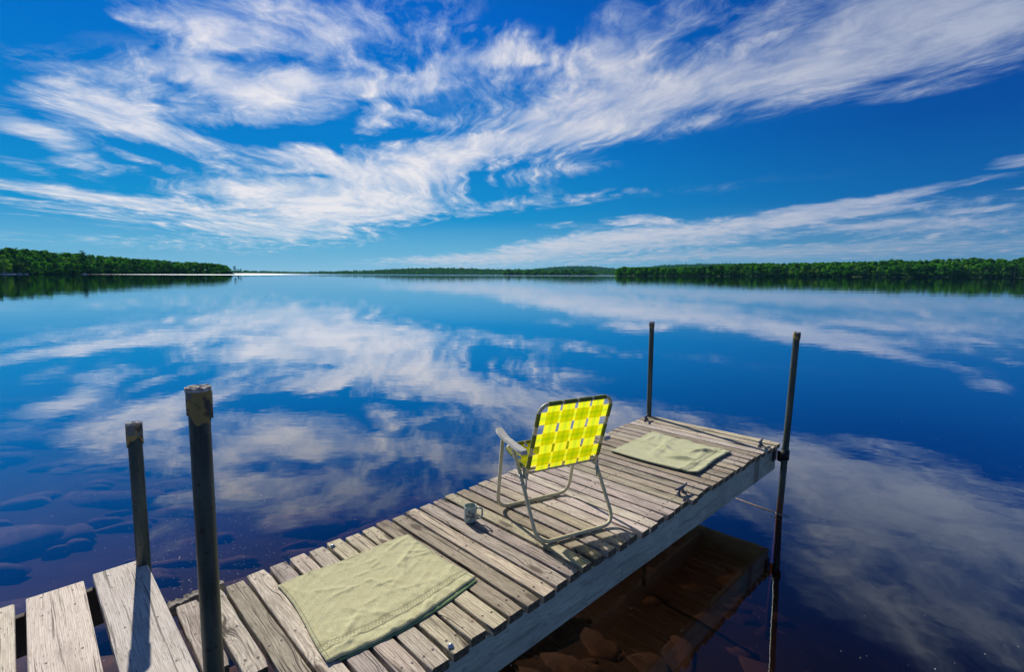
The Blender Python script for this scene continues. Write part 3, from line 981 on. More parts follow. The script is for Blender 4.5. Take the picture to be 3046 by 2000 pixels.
# armrests
for s_ in (-1, 1):
    b = MB()
    prof = []
    xs = []
    A0, A1 = Vector((s_ * .272, -.135, .478)), Vector((s_ * .268, .178, .516))
    n_ = 12
    vs, fs = [], []
    for k in range(n_ + 1):
        t = k / n_
        p = A0.lerp(A1, t)
        w = .0215 + .003 * cos(t * 2 * pi) - (.006 if k in (0, n_) else 0)
        sh = .006 * sin(t * pi)
        dz_ = .010 * sin(t * pi) * (1 if t > .5 else .4)
        for (dx_, zz_) in ((-w, 0), (-w * .86, .005), (w * .86, .005), (w, 0), (w, -.014), (w - .003, -.014), (w - .003, -.001), (-w + .003, -.001), (-w + .003, -.014), (-w, -.014)):
            vs.append((p.x + dx_ + sh * s_, p.y, p.z + zz_ - dz_))
    for k in range(n_):
        for q in range(10): fs.append((k * 10 + q, k * 10 + (q + 1) % 10, (k + 1) * 10 + (q + 1) % 10, (k + 1) * 10 + q))
    fs.append(tuple(range(10))); fs.append(tuple(n_ * 10 + q for q in range(10))[::-1])
    b.add(vs, fs)
    for yy, t in ((-.135, 0), (.178, 1)):
        p = A0.lerp(A1, t)
        b.box(p.x - .018, p.x + .018, p.y - .003, p.y + .003, p.z - .018, p.z + .002)
    o = b.build('armrest', M_arm, chair, smooth=False)
    autosmooth(o, 50)
    # hinge: clamp, rivet and hanging link
    b = MB()
    hx = s_ * HW
    b.tube([(hx - .003, -.062, .303), (hx, -.0555, .318)], TR + .0035, 12)
    b.tube([(hx - .003, -.078, .270), (hx - .001, -.074, .280)], TR + .003, 12)
    b.tube([(hx + .018 * s_, -.064, .312), (hx - .028 * s_, -.075, .318)], .005, 8)
    b.tube([(s_ * (HW - .020), -.078, .325), (s_ * (HW - .016), -.088, .285), (s_ * (HW - .014), -.092, .245), (s_ * (HW - .014), -.090, .240)], .0042, 8)
    b.box(s_ * .232 - .004, s_ * .232 + .004, -.100, -.055, .300, .352, bev=.002)
    b.build('hinge', M_steel, chair)


def strap(P0, P1, w, side, nrm, over, name_mb, loops=True, sag=0.0, n=28):
    """a strap from P0 to P1, `over` gives the offset sign at parameter t; thin but closed"""
    d = P1 - P0
    vs, uvs, fs = [], [], []
    m = 4
    for k in range(n + 1):
        t = k / n
        o_ = over(t)
        for q in range(m + 1):
            u = q / m
            p = P0 + d * t + side * (u - .5) * w + nrm * (o_ - sag * 4 * t * (1 - t))
            vs.append(p); uvs.append((u, t * d.length))
    fs = [(k * (m + 1) + q, k * (m + 1) + q + 1, (k + 1) * (m + 1) + q + 1, (k + 1) * (m + 1) + q) for k in range(n) for q in range(m)]
    name_mb.add(vs, fs, 0, uvs)


def loop(c, axis, w, mb_):
    """strap end wrapped round a tube"""
    axis = axis.normalized()
    up = Vector((0, 0, 1)) if abs(axis.z) < .8 else Vector((0, 1, 0))
    e = axis.cross(up).normalized(); f_ = axis.cross(e)
    vs, uvs, fs = [], [], []
    n = 14
    for k in range(n + 1):
        a = 2 * pi * k / n
        for u in (0, 1):
            vs.append(c + axis * (u - .5) * w + (e * cos(a) + f_ * sin(a)) * (TR + .0018)); uvs.append((u, a * .01))
    fs = [(k * 2, k * 2 + 1, k * 2 + 3, k * 2 + 2) for k in range(n)]
    mb_.add(vs, fs, 1, uvs)


def weave_fn(cross, phase, amp=.0016):
    def fn(t):
        if t <= cross[0] or t >= cross[-1]:
            pass
        # cosine between crossings
        for i in range(len(cross) - 1):
            if cross[i] <= t <= cross[i + 1]:
                s0 = 1 if (i + phase) % 2 == 0 else -1
                k = (t - cross[i]) / (cross[i + 1] - cross[i])
                return amp * s0 * cos(pi * k)
        s0 = 1 if ((0 if t < cross[0] else len(cross) - 1) + phase) % 2 == 0 else -1
        return amp * s0
    return fn


X = Vector((1, 0, 0))
wb = MB()
vx = [-.150, -.052, .046, .144]
vx = [-.141, -.047, .047, .141]
VW = .078
blen = (BT - BB).length
hz = [.20, .50, .80]
HWd = .078
for i, x in enumerate(vx):
    strap(BB + X * x + back_dir * .010, BT + X * x, VW, X, bn, weave_fn(hz, i), wb)
    loop(BT + X * x, X, VW, wb)
for j, t in enumerate(hz):
    c = BB.lerp(BT, t)
    strap(c - X * bw, c + X * bw, HWd, back_dir, bn, weave_fn([(x + bw) / (2 * bw) for x in vx], j + 1), wb)
    for s_ in (-1, 1): loop(c + X * bw * s_, back_dir, HWd, wb)
wb.build('back_webbing', [M_web, M_wrap], chair, uv=True)
wb = MB()
sd = (SF - SR).normalized()
sn = Vector((0, -sd.z, sd.y))
for i, x in enumerate(vx):
    strap(SR + X * x, SF + X * x, VW, X, sn, weave_fn([.25, .72], i), wb, sag=.012)
    loop(SF + X * x, X, VW, wb)
for j, t in enumerate((.27, .74)):
    c = SR.lerp(SF, t)
    strap(c - X * .222, c + X * .222, HWd, sd, sn, weave_fn([(x + .222) / .444 for x in vx], j + 1), wb, sag=.012)
    for s_ in (-1, 1): loop(c + X * .222 * s_, sd, HWd, wb)
wb.build('seat_webbing', [M_web, M_wrap], chair, uv=True)

# ------------------------------------------------------------------ towels
def towel_mat(name, base):
    m, N, out = material(name)
    uv = N.new('ShaderNodeUVMap').outputs[0]
    c = N.new('ShaderNodeTexCoord').outputs['Object']
    u, v, _ = N.sep(uv)
    pile = N.noise(c, 260, 3.0, .7)
    pile2 = N.noise(c, 22, 6.0, .65)
    col = N.mix(N.maprange(pile, .35, .65), tuple(x * .70 for x in base), tuple(min(1, x * 1.15) for x in base))
    col = N.mix(N.maprange(pile2, .40, .70, 0, .35), col, (base[0] * .80, base[1] * .72, base[2] * .58))
    # woven band near the hem (v from .845 to .90) with stitched lines
    band = N.math('MULTIPLY', N.maprange(v, .838, .842), N.maprange(v, .895, .899, 1, 0))
    ck = N.new('ShaderNodeTexChecker'); N.put(ck.inputs['Vector'], N.vmath('MULTIPLY', uv, (95, 60, 1))); ck.inputs['Scale'].default_value = 1.0
    dots = N.math('MULTIPLY', N.math('MULTIPLY', ck.outputs['Fac'], band), N.math('MULTIPLY', N.maprange(v, .850, .853), N.maprange(v, .884, .887, 1, 0)))
    lines = None
    for q in (.836, .846, .891, .901):
        l = N.maprange(N.math('ABSOLUTE', N.math('SUBTRACT', v, q)), .0012, .003, 1, 0)
        lines = l if lines is None else N.math('MAXIMUM', lines, l)
    edge = N.math('MINIMUM', N.math('MINIMUM', u, N.math('SUBTRACT', 1.0, u)), N.math('MINIMUM', v, N.math('SUBTRACT', 1.0, v)))
    hem = N.maprange(N.math('ABSOLUTE', N.math('SUBTRACT', edge, .016)), .001, .004, 1, 0)
    col = N.mix(N.math('MULTIPLY', N.math('MAXIMUM', N.math('MAXIMUM', lines, N.math('MULTIPLY', dots, .55)), N.math('MULTIPLY', hem, .6)), .85), col, tuple(x * .30 for x in base))
    h = N.math('ADD', N.math('MULTIPLY', N.math('MULTIPLY', pile, .9), N.math('SUBTRACT', 1.0, band)), N.math('MULTIPLY', lines, -1.2))
    h = N.math('ADD', h, N.math('ADD', N.math('MULTIPLY', hem, -.8), N.math('MULTIPLY', pile2, 1.2)))
    p = principled(N, out, col, .95, 0, h, .9, .0022, .05)
    p.inputs['Sheen Weight'].default_value = .3
    return m


M_towel = towel_mat('olive_terry', (.63, .61, .345))


def towel(name, P, mat, fn, nu=90, nv=70, edges=None, th=.0045, fold=None):
    """P: four corners on deck: (0,0),(1,0),(1,1),(0,1)"""
    o0 = P[0].copy()
    vs, uvs = [], []
    for j in range(nv + 1):
        v = j / nv
        for i in range(nu + 1):
            u = i / nu
            p = (P[0] * (1 - u) + P[1] * u) * (1 - v) + (P[3] * (1 - u) + P[2] * u) * v
            if edges: p = p + edges(u, v)
            z = fn(u, v) + th
            e = min(u, 1 - u, v, 1 - v)
            if e < .012: z = z - (.012 - e) / .012 * th * .55
            vs.append((p.x - o0.x, p.y - o0.y, z)); uvs.append((u, v))
    nn = nu + 1
    fs = [(j * nn + i, j * nn + i + 1, (j + 1) * nn + i + 1, (j + 1) * nn + i) for j in range(nv) for i in range(nu)]
    top = len(vs)
    bd = [i for i in range(nu)] + [j * nn + nu for j in range(nv)] + [nv * nn + i for i in range(nu, 0, -1)] + [j * nn for j in range(nv, 0, -1)]
    for k in bd:
        x, y, z = vs[k]
        vs.append((x, y, max(.0005, z - th))); uvs.append(uvs[k])
    nb = len(bd)
    for q in range(nb): fs.append((bd[q], top + q, top + (q + 1) % nb, bd[(q + 1) % nb]))
    o = link(name, vs, fs, mat, smooth=True, uvs=uvs)
    o.location = (o0.x, o0.y, .0012)
    return o


T1 = [on_z(642, 1352), on_z(957, 1246), on_z(1108, 1354), on_z(764, 1543)]
# u: from left corner to the far corner; v: towards the viewer / lower right (hem at v = 1)
T1 = [on_z(642, 1366), on_z(948, 1245), on_z(1109, 1349), on_z(768, 1541)]
wr = [(random.uniform(0, 1), random.uniform(0, 1), random.uniform(.06, .2), random.uniform(0, pi), random.uniform(.0018, .0052)) for _ in range(56)]


def t1_h(u, v):
    z = .0012 * abs(math.sin(u * 13 + v * 2)) ** .5
    # planks telegraph through as shallow steps along v
    s = (u * 6.3 + v * .35) % 1.0
    z -= .0034 * math.exp(-((s - .5) / .05) ** 2)
    z += .0014 * math.sin(u * 23 + 5 * math.sin(v * 4)) * math.sin(v * 19 + 4 * math.sin(u * 5)) + .0010 * math.sin(u * 47 + v * 31) * math.sin(v * 41)
    for (cu, cv, l, a, h) in wr:
        x = (u - cu) * cos(a) + (v - cv) * sin(a); y = -(u - cu) * sin(a) + (v - cv) * cos(a)
        z += h * math.exp(-(x / l) ** 2 - (y / .018) ** 2)
    # gathers either side of the woven band
    g = math.exp(-((v - .80) / .05) ** 2) + math.exp(-((v - .94) / .035) ** 2)
    z += g * .0048 * (.5 + .5 * math.sin(u * 55 + 3 * math.sin(u * 9)))
    z += .0045 * math.exp(-((v - 1.0) / .05) ** 2)
    z += .003 * math.sin(u * 5 + 2) * math.sin(v * 4) ** 2
    return max(z, 0) + .001


def t1_e(u, v):
    e = (T1[1] - T1[0]).normalized(); f_ = (T1[3] - T1[0]).normalized()
    bow = f_ * (.030 * math.sin(pi * u) + .010 * math.sin(5 * u)) * max(0, (v - .6) / .4)
    inw = e * (.012 * math.sin(pi * v * 1.4 + .4)) * (1 - u) - e * .010 * math.sin(pi * v) * u
    top = f_ * (-.006 * math.sin(u * 9)) * (1 - v)
    return bow + inw + top


tw = towel('towel', T1, M_towel, t1_h, 120, 100, t1_e, .006)
tag(tw, 'large olive green terry towel with a woven band, spread nearest the viewer', 'towel', 'green towels spread on the dock')
# its doubled hem: the folded under layer that peeks out along the near edge
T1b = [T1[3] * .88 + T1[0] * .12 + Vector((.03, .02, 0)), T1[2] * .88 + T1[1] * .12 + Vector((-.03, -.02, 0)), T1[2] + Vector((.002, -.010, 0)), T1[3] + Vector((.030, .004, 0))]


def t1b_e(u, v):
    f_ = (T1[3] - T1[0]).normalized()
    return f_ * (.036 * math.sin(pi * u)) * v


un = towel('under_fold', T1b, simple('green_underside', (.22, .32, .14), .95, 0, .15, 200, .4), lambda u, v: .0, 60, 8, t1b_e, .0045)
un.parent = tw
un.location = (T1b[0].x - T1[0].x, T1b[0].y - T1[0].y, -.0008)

T2 = [on_z(1417, 1051), on_z(1512, 1003), on_z(1697, 1053), on_z(1613, 1106)]
T2 = [on_z(1418, 1052), on_z(1516, 1006), on_z(1698, 1052), on_z(1616, 1106)]
wr2 = [(random.uniform(.05, .95), random.uniform(.05, .95), random.uniform(.08, .22), random.uniform(0, pi), random.uniform(.004, .009)) for _ in range(26)]
wr2 += [(.35, .72, .18, 1.2, .018), (.75, .80, .16, .9, .018), (.55, .2, .25, 1.5, .014)]


def t2_h(u, v):
    z = .003
    for (cu, cv, l, a, h) in wr2:
        x = (u - cu) * cos(a) + (v - cv) * sin(a); y = -(u - cu) * sin(a) + (v - cv) * cos(a)
        z += h * math.exp(-(x / l) ** 2 - (y / .032) ** 2)
    z += .012 * math.exp(-(u / .04) ** 2) + .010 * math.exp(-((1 - v) / .05) ** 2)
    z += .004 * math.sin(v * 30) * math.exp(-((1 - u) / .08) ** 2)
    return max(z, 0)


def t2_e(u, v):
    e = (T2[1] - T2[0]).normalized(); f_ = (T2[3] - T2[0]).normalized()
    return e * .012 * math.sin(v * 17) * u + f_ * .012 * math.sin(u * 8) * (v - .5) - e * .02 * math.sin(pi * v) * (1 - u)


M2 = towel_mat('sage_terry_plain', (.58, .59, .34))
tw2 = towel('towel', T2, M2, t2_h, 80, 100, t2_e, .007)
tag(tw2, 'rumpled sage green towel lying at the far end of the dock', 'towel', 'green towels spread on the dock')

# ------------------------------------------------------------------ floating specks
mspk = simple('pollen', (.85, .85, .82), .8)
b = MB()
for _ in range(700):
    if random.random() < .75:
        x, y = random.gauss(505, 110), random.uniform(940, 1420)
        y = 1420 - abs(random.gauss(0, 240))
    else:
        x, y = random.uniform(0, 2380), random.uniform(950, 1560)
    if y > 1560: continue
    p = on_z(x, y, WATER)
    r = random.choice([.0009, .0011, .0013, .0017]) * (1 + .25 * p.length / 3)
    if random.random() < .03: r *= 1.8
    k = random.uniform(0, 1)
    n = 5
    vs = [(p.x + r * cos(a * 2 * pi / n + k), p.y + r * sin(a * 2 * pi / n + k), WATER + .0006) for a in range(n)] + [(p.x, p.y, WATER + .0006 + r * .5)]
    b.add(vs, [(i, (i + 1) % n, n) for i in range(n)])
tag(b.build('pollen_specks', mspk), 'tiny pale specks floating scattered on the calm water', 'specks', kind='stuff')

# ------------------------------------------------------------------ shores, hills, woods
def leafmat(name, a, b_, sc=.5, random_tone=True):
    m, N, out = material(name)
    c = N.new('ShaderNodeTexCoord').outputs['Object']
    rnd = N.new('ShaderNodeObjectInfo').outputs['Random']
    n = N.noise(N.vmath('ADD', c, N.comb(N.math('MULTIPLY', rnd, 50), 0.0, 0.0)), sc, 3.0)
    isl = N.new('ShaderNodeNewGeometry').outputs['Random Per Island']
    k = N.math('ADD', N.math('MULTIPLY', N.maprange(n, .35, .65), .6), N.math('MULTIPLY', isl, .4))
    col = N.mix(k, a, b_)
    tone = N.maprange(rnd, 0, 1, .45, 1.55, smooth=False)
    if random_tone: col = N.mix(1.0, col, N.comb(tone, tone, tone), 'MULTIPLY')
    d = N.new('ShaderNodeBsdfDiffuse'); N.l.new(col, d.inputs[0])
    t = N.new('ShaderNodeBsdfTranslucent'); N.l.new(N.mix(1.0, col, (1.2, 1.3, .5), 'MULTIPLY'), t.inputs[0])
    a_ = N.new('ShaderNodeMixShader'); a_.inputs[0].default_value = .36
    N.l.new(d.outputs[0], a_.inputs[1]); N.l.new(t.outputs[0], a_.inputs[2])
    N.l.new(a_.outputs[0], out.inputs[0])
    return m


M_leaf = leafmat('broad_leaves', (.014, .10, .010), (.13, .40, .015), .35)
M_pale = leafmat('pale_leaves', (.07, .18, .02), (.17, .34, .03), .35)
M_need = leafmat('needles', (.008, .045, .018), (.028, .10, .028), .35)
M_wood2 = leafmat('wood_canopy', (.010, .07, .010), (.14, .42, .018), .09, False)
M_bark = simple('bark', (.16, .13, .11), .9)
M_birch = simple('pale_bark', (.42, .40, .36), .9)
M_grass = simple('bank_grass', (.10, .17, .04), .95, 0, .4, .2, .2)
M_hill, N, out = material('forest_floor')
hn = N.noise(N.new('ShaderNodeTexCoord').outputs['Object'], .08, 5.0, .7)
hd_ = N.new('ShaderNodeBsdfDiffuse')
N.l.new(N.mix(N.maprange(hn, .35, .65), (.008, .035, .010), (.03, .11, .02)), hd_.inputs[0])
N.l.new(hd_.outputs[0], out.inputs[0])


def crown_broad(seed, lobes=17, per=46, leaf=.048):
    r = np.random.default_rng(seed)
    V, Fc = [], []
    for l in range(lobes):
        h = r.uniform(.16, .93)
        rad = .30 * math.sin(min(1, (1.02 - h) / .75) * pi / 2) ** .7
        a = r.uniform(0, 6.28)
        k = r.uniform(.25, .95)
        c = np.array([cos(a) * rad * k, sin(a) * rad * k, h])
        lr = r.uniform(.09, .16)
        for _ in range(per):
            d = r.normal(size=3); d /= np.linalg.norm(d)
            if d[2] < -.4: d[2] *= -.5
            p = c + d * lr * np.array([1.15, 1.15, .85]) * r.uniform(.65, 1.05)
            t = r.normal(size=3); t -= d * t.dot(d) * .6; t /= np.linalg.norm(t)
            b2 = np.cross(d, t) + r.normal(size=3) * .3
            s = leaf * r.uniform(.6, 1.3)
            i = len(V)
            V += [p - t * s - b2 * s * .7, p + t * s - b2 * s * .6, p + t * s * .8 + b2 * s * .8, p - t * s * .9 + b2 * s * .7]
            Fc.append((i, i + 1, i + 2, i + 3))
    return np.array(V), Fc


def crown_spruce(seed, per=360, wide=.17):
    r = np.random.default_rng(seed)
    V, Fc = [], []
    for k in range(per):
        h = r.uniform(.08, 1) ** .8
        h = .08 + (h - .08) * 1.0
        rad = wide * (1.03 - h) ** .85 * r.uniform(.35, 1.05) * (1 + .25 * sin(h * 60))
        a = r.uniform(0, 6.28)
        p = np.array([cos(a) * rad, sin(a) * rad, h])
        o = np.array([cos(a), sin(a), -.45]); o /= np.linalg.norm(o)
        t = np.array([-sin(a), cos(a), 0])
        s = .035 * (1.25 - h) * r.uniform(.7, 1.3) + .006
        i = len(V)
        V += [p - o * s * 1.4, p + t * s * .8, p + o * s * 1.4, p - t * s * .8 + np.array([0, 0, r.uniform(-.01, .01)])]
        Fc.append((i, i + 1, i + 2, i + 3))
    return np.array(V), Fc


def crown_pine(seed, lobes=9, per=34):
    r = np.random.default_rng(seed)
    V, Fc = [], []
    for l in range(lobes):
        h = .45 + .52 * (l / (lobes - 1)) + r.uniform(-.02, .02)
        a = r.uniform(0, 6.28)
        k = .19 * (1.1 - h) ** .5 * r.uniform(.5, 1.1) if l < lobes - 1 else 0
        c = np.array([cos(a) * k, sin(a) * k, h])
        for _ in range(per):
            d = r.normal(size=3); d /= np.linalg.norm(d)
            p = c + d * np.array([.10, .10, .045]) * r.uniform(.4, 1.05)
            t = r.normal(size=3); t /= np.linalg.norm(t)
            b2 = np.cross(d, t)
            s = .026 * r.uniform(.6, 1.3)
            i = len(V)
            V += [p - t * s, p - b2 * s, p + t * s, p + b2 * s]
            Fc.append((i, i + 1, i + 2, i + 3))
    return np.array(V), Fc


def trunk_mesh(seed, h=.8, r0=.018):
    r = random.Random(seed)
    b = MB()
    b.tube([(0, 0, -.06), (0.004, 0, h * .4), (r.uniform(-.012, .012), .004, h)], [r0, r0 * .7, r0 * .22], 6)
    for k in range(5):
        a = r.uniform(0, 6.28); z = h * r.uniform(.4, .8)
        b.tube([(0, 0, z), (cos(a) * .13, sin(a) * .13, z + .11)], [r0 * .35, r0 * .1], 4)
    return b


KINDS = {}
for k in range(5): KINDS['broad%d' % k] = (crown_broad(100 + k, 12 + k % 3 * 2), M_leaf, 'deciduous_tree', M_bark)
for k in range(2): KINDS['pale%d' % k] = (crown_broad(140 + k, 10), M_pale, 'deciduous_tree', M_birch)
for k in range(3): KINDS['spruce%d' % k] = (crown_spruce(200 + k, 340, .15 + .03 * k), M_need, 'spruce_tree', M_bark)
for k in range(2): KINDS['pine%d' % k] = (crown_pine(300 + k), M_need, 'pine_tree', M_bark)
CMESH, TMESH = {}, {}
for i, (k, (cr, m, nm, bk)) in enumerate(KINDS.items()):
    me = bpy.data.meshes.new('crown')
    me.from_pydata([tuple(v) for v in cr[0]], [], cr[1]); me.materials.append(m)
    CMESH[k] = me
    tb = trunk_mesh(i, .92 if 'broad' not in k else .75)
    te = bpy.data.meshes.new('trunk')
    te.from_pydata(tb.v, [], tb.f); te.materials.append(bk)
    TMESH[k] = te


def tree(kind, x, y, z, h, wide, label, group):
    r = empty(KINDS[kind][2], (x, y, z), random.uniform(0, 6.28))
    r.scale = (h * wide, h * wide, h)
    for n, me in (('trunk', TMESH[kind]), ('crown', CMESH[kind])):
        o = bpy.data.objects.new(n, me)
        COL.objects.link(o)
        o.parent = r
    cat = {'deciduous_tree': 'deciduous tree', 'spruce_tree': 'spruce', 'pine_tree': 'pine'}[KINDS[kind][2]]
    tag(r, label, cat, group)
    return r


def canopy(name, pts, mat, label, kinds, q=1.0):
    """one mass of crowns: pts = (x, y, z, height, width)"""
    Vs, Fs, n0 = [], [], 0
    for (x, y, z, h, w) in pts:
        cr = kinds[random.randrange(len(kinds))]
        V = cr[0]; F_ = np.array(cr[1])
        if q < 1:
            sel = RNG.random(len(F_)) < q
            F_ = F_[sel]
            idx = F_.reshape(-1)
            V = V[idx]; F_ = np.arange(len(idx)).reshape(-1, 4)
        a = random.uniform(0, 6.28)
        R = np.array([[cos(a), -sin(a), 0], [sin(a), cos(a), 0], [0, 0, 1]])
        Vs.append((V @ R.T) * np.array([h * w, h * w, h]) + np.array([x, y, z]))
        Fs.append(F_ + n0); n0 += len(V)
    V = np.concatenate(Vs); F_ = np.concatenate(Fs)
    me = bpy.data.meshes.new(name)
    me.vertices.add(len(V)); me.vertices.foreach_set('co', V.astype(np.float32).ravel())
    me.loops.add(F_.size); me.loops.foreach_set('vertex_index', F_.astype(np.int32).ravel())
    me.polygons.add(len(F_)); me.polygons.foreach_set('loop_start', np.arange(0, F_.size, 4, dtype=np.int32))
    me.update(calc_edges=True)
    me.materials.append(mat)
    o = bpy.data.objects.new(name, me)
    COL.objects.link(o)
    tag(o, label, 'woods', kind='stuff')
    return o


def interp(tab, x):
    xs = [t[0] for t in tab]; ys = [t[1] for t in tab]
    return float(np.interp(x, xs, ys))


# left shore ---------------------------------------------------------------
TOPL = [(-160, 560), (0, 571), (45, 574), (107, 580), (150, 586), (190, 587), (230, 592), (299, 598), (349, 602), (424, 607), (486, 610.5), (520, 614), (536, 620), (545, 627)]
def shoreL(px): return interp([(-160, 430), (0, 470), (270, 580), (540, 690)], px)
TOPR = [(1425, 626), (1440, 621), (1479, 619.5), (1540, 621), (1618, 618.7), (1671, 614), (1723, 611), (1838, 610), (1899, 609), (1969, 607), (2024, 605.5), (2071, 602), (2135, 603.6), (2205, 600), (2260, 597.5), (2316, 600), (2344, 602), (2380, 594), (2600, 588)]
def shoreR(px): return interp([(1425, 770), (1700, 700), (2000, 660), (2380, 620), (2600, 590)], px)


def hx(px, Y): return on_y(px, 636, Y).x


def land(name, pxs, shore, tops, depth, treeh):
    """ground rising away from the water behind a shoreline"""
    vs = []
    rows = [(-6, -1.3), (0, .02), (3, .30), (12, .9), (30, None), (60, None), (110, None), (depth, None)]
    for px in pxs:
        Y = shore(px)
        th = on_y(px, interp(tops, px), Y + 60).z - treeh
        for (d, z) in rows:
            if z is None: zz_ = WATER + .9 + max(0, th - WATER - .9) * min(1, (d - 12) / 70)
            else: zz_ = WATER + z
            vs.append((hx(px, Y + d), Y + d, zz_))
    nr = len(rows)
    fs = [(i * nr + j, i * nr + j + 1, (i + 1) * nr + j + 1, (i + 1) * nr + j) for i in range(len(pxs) - 1) for j in range(nr - 1)]
    fm = [0 if j < 3 else 1 for i in range(len(pxs) - 1) for j in range(nr - 1)]
    o = link(name, vs, fs, smooth=True, mats=[M_grass if tops is TOPR else M_hill, M_hill], fmat=fm)
    tag(o, kind='structure')
    return o


land('hills', list(range(-160, 541, 20)) + [546], shoreL, TOPL, 260, 11)
land('hills', list(range(1425, 2600, 25)), shoreR, TOPR, 420, 13)


def ground_z(px, d, shore, tops, treeh):
    Y = shore(px)
    th = on_y(px, interp(tops, px), Y + 60).z - treeh
    if d < 12: return WATER + .2 + d * .05
    return WATER + .9 + max(0, th - WATER - .9) * min(1, (d - 12) / 70)


lab = {
    'L': {'deciduous_tree': 'leafy deciduous tree among many along the left shore', 'spruce_tree': 'dark pointed spruce among the trees of the left shore', 'pine_tree': 'tall dark pine rising in the woods of the left shore'},
    'R': {'deciduous_tree': 'bright green deciduous tree among many along the right shore', 'spruce_tree': 'dark pointed spruce among the trees of the right shore', 'pine_tree': 'tall dark pine among the trees of the right shore'}}
grp = {'L': 'trees along the left shore', 'R': 'trees along the right shore'}
rt = random.Random(5)
for (side, lo, hi, shore, tops, th0, rows, step, mix) in (
        ('L', -60, 534, shoreL, TOPL, 11, ((3, .82), (14, .92), (30, 1.0)), 13.0, .30),
        ('R', 1436, 2440, shoreR, TOPR, 13, ((4, .85), (17, 1.0)), 13.0, .14)):
    for ri, (d, hk) in enumerate(rows):
        px = lo + ri * 5
        while px < hi:
            dd = d + rt.uniform(-4, 6)
            Y = shore(px) + dd
            tz = on_y(px, interp(tops, px), Y).z
            gz = ground_z(px, dd, shore, tops, th0)
            h = min(tz - gz, rt.uniform(10.5, 15.5) * (1.0 if side == 'L' else 1.15)) * rt.uniform(.82, 1.02)
            h = max(h, 5)
            u = rt.random()
            if u < mix * .6: kd, w = 'spruce%d' % rt.randrange(3), 1.0
            elif u < mix: kd, w = 'pine%d' % rt.randrange(2), 1.0
            elif u < mix + .14: kd, w = 'pale%d' % rt.randrange(2), rt.uniform(.85, 1.1)
            else: kd, w = 'broad%d' % rt.randrange(5), rt.uniform(1.0, 1.35)
            nm = KINDS[kd][2]
            tree(kd, hx(px, Y), Y, gz - .3, h, w, lab[side][nm], grp[side] if nm == 'deciduous_tree' else grp[side].replace('trees', 'dark spruces' if nm == 'spruce_tree' else 'dark pines'))
            px += step * rt.uniform(.8, 1.2)
# trees that stand out
def lone(kind, px, top, Y, w, label):
    z = WATER + .3
    p = on_y(px, top, Y)
    return tree(kind, p.x, Y, z, p.z - z, w, label, None)


lone('pine0', 546, 618.5, 690, 1.5, 'dark pine standing nearly alone at the tip of the left point')
lone('spruce1', 553, 624, 690, 1.4, 'short dark conifer between the two outermost trees of the left point')
lone('pine1', 559, 625, 692, 1.6, 'small outermost pine at the very tip of the left point')
lone('pale0', 42, 604, shoreL(42) - 1, 1.3, 'pale round-crowned tree by the water near the left edge')
lone('pale1', 5, 596, shoreL(5) - 3, 1.3, 'bright yellow-green tree at the left edge of the photo, beside the boats')
Yb = shoreL(190) + 46
pz = on_y(190, 583.5, Yb)
gz = ground_z(190, 46, shoreL, TOPL, 11)
tree('pine1', pz.x, Yb, gz, pz.z - gz, 1.25, 'tallest dark pine sticking out of the left ridge line', None)
lone('spruce0', 2216, 625, shoreR(2216) - 3, 1.5, 'small green conifer on the pale grassy bank, right of the middle of the right shore')
lone('spruce2', 2352, 626, shoreR(2352) - 3, 1.5, 'small green conifer on the grassy bank close to the right edge')
lone('broad2', 1452, 619, shoreR(1450) - 6, 1.3, 'bright leafy tree leading the right woods where they meet the far shore')

bk = [KINDS['broad%d' % k][0] for k in range(5)] + [KINDS['pale0'][0]]
bks = bk + [KINDS['spruce0'][0], KINDS['pine0'][0], KINDS['pine1'][0]]
pts = []
for _ in range(620):
    px = rt.uniform(-150, 528); d = rt.uniform(38, 200)
    Y = shoreL(px) + d
    gz = ground_z(px, d, shoreL, TOPL, 11)
    tz = on_y(px, interp(TOPL, px), Y).z
    h = min(max(6, tz - gz), 13) * rt.uniform(.85, 1.04)
    pts.append((hx(px, Y), Y, gz - .5, h, rt.uniform(.85, 1.15)))
for _ in range(330):
    px = rt.uniform(-80, 538); d = rt.uniform(-.5, 7)
    Y = shoreL(px) + d
    pts.append((hx(px, Y), Y, WATER - .8, rt.uniform(3.5, 6.5), rt.uniform(1.3, 1.8)))
canopy('woods', pts, M_wood2, 'dense mixed woods covering the ridge behind the left shore', bks, .8)
pts = []
for _ in range(1000):
    px = rt.uniform(1432, 2590); d = rt.uniform(26, 330)
    Y = shoreR(px) + d
    gz = ground_z(px, d, shoreR, TOPR, 13)
    tz = on_y(px, interp(TOPR, px), Y).z
    h = min(max(7, tz - gz), 16) * rt.uniform(.85, 1.03)
    pts.append((hx(px, Y), Y, gz - .5, h, rt.uniform(.85, 1.15)))
for _ in range(420):
    px = rt.uniform(1432, 2500); d = rt.uniform(-.5, 8) + (6 if px > 1980 else 0)
    Y = shoreR(px) + d
    pts.append((hx(px, Y), Y, WATER - .8, rt.uniform(3.5, 7), rt.uniform(1.3, 1.8)))
canopy('woods', pts, M_wood2, 'dense bright green woods behind the right shore', bk * 2 + [KINDS['spruce0'][0]], .8)


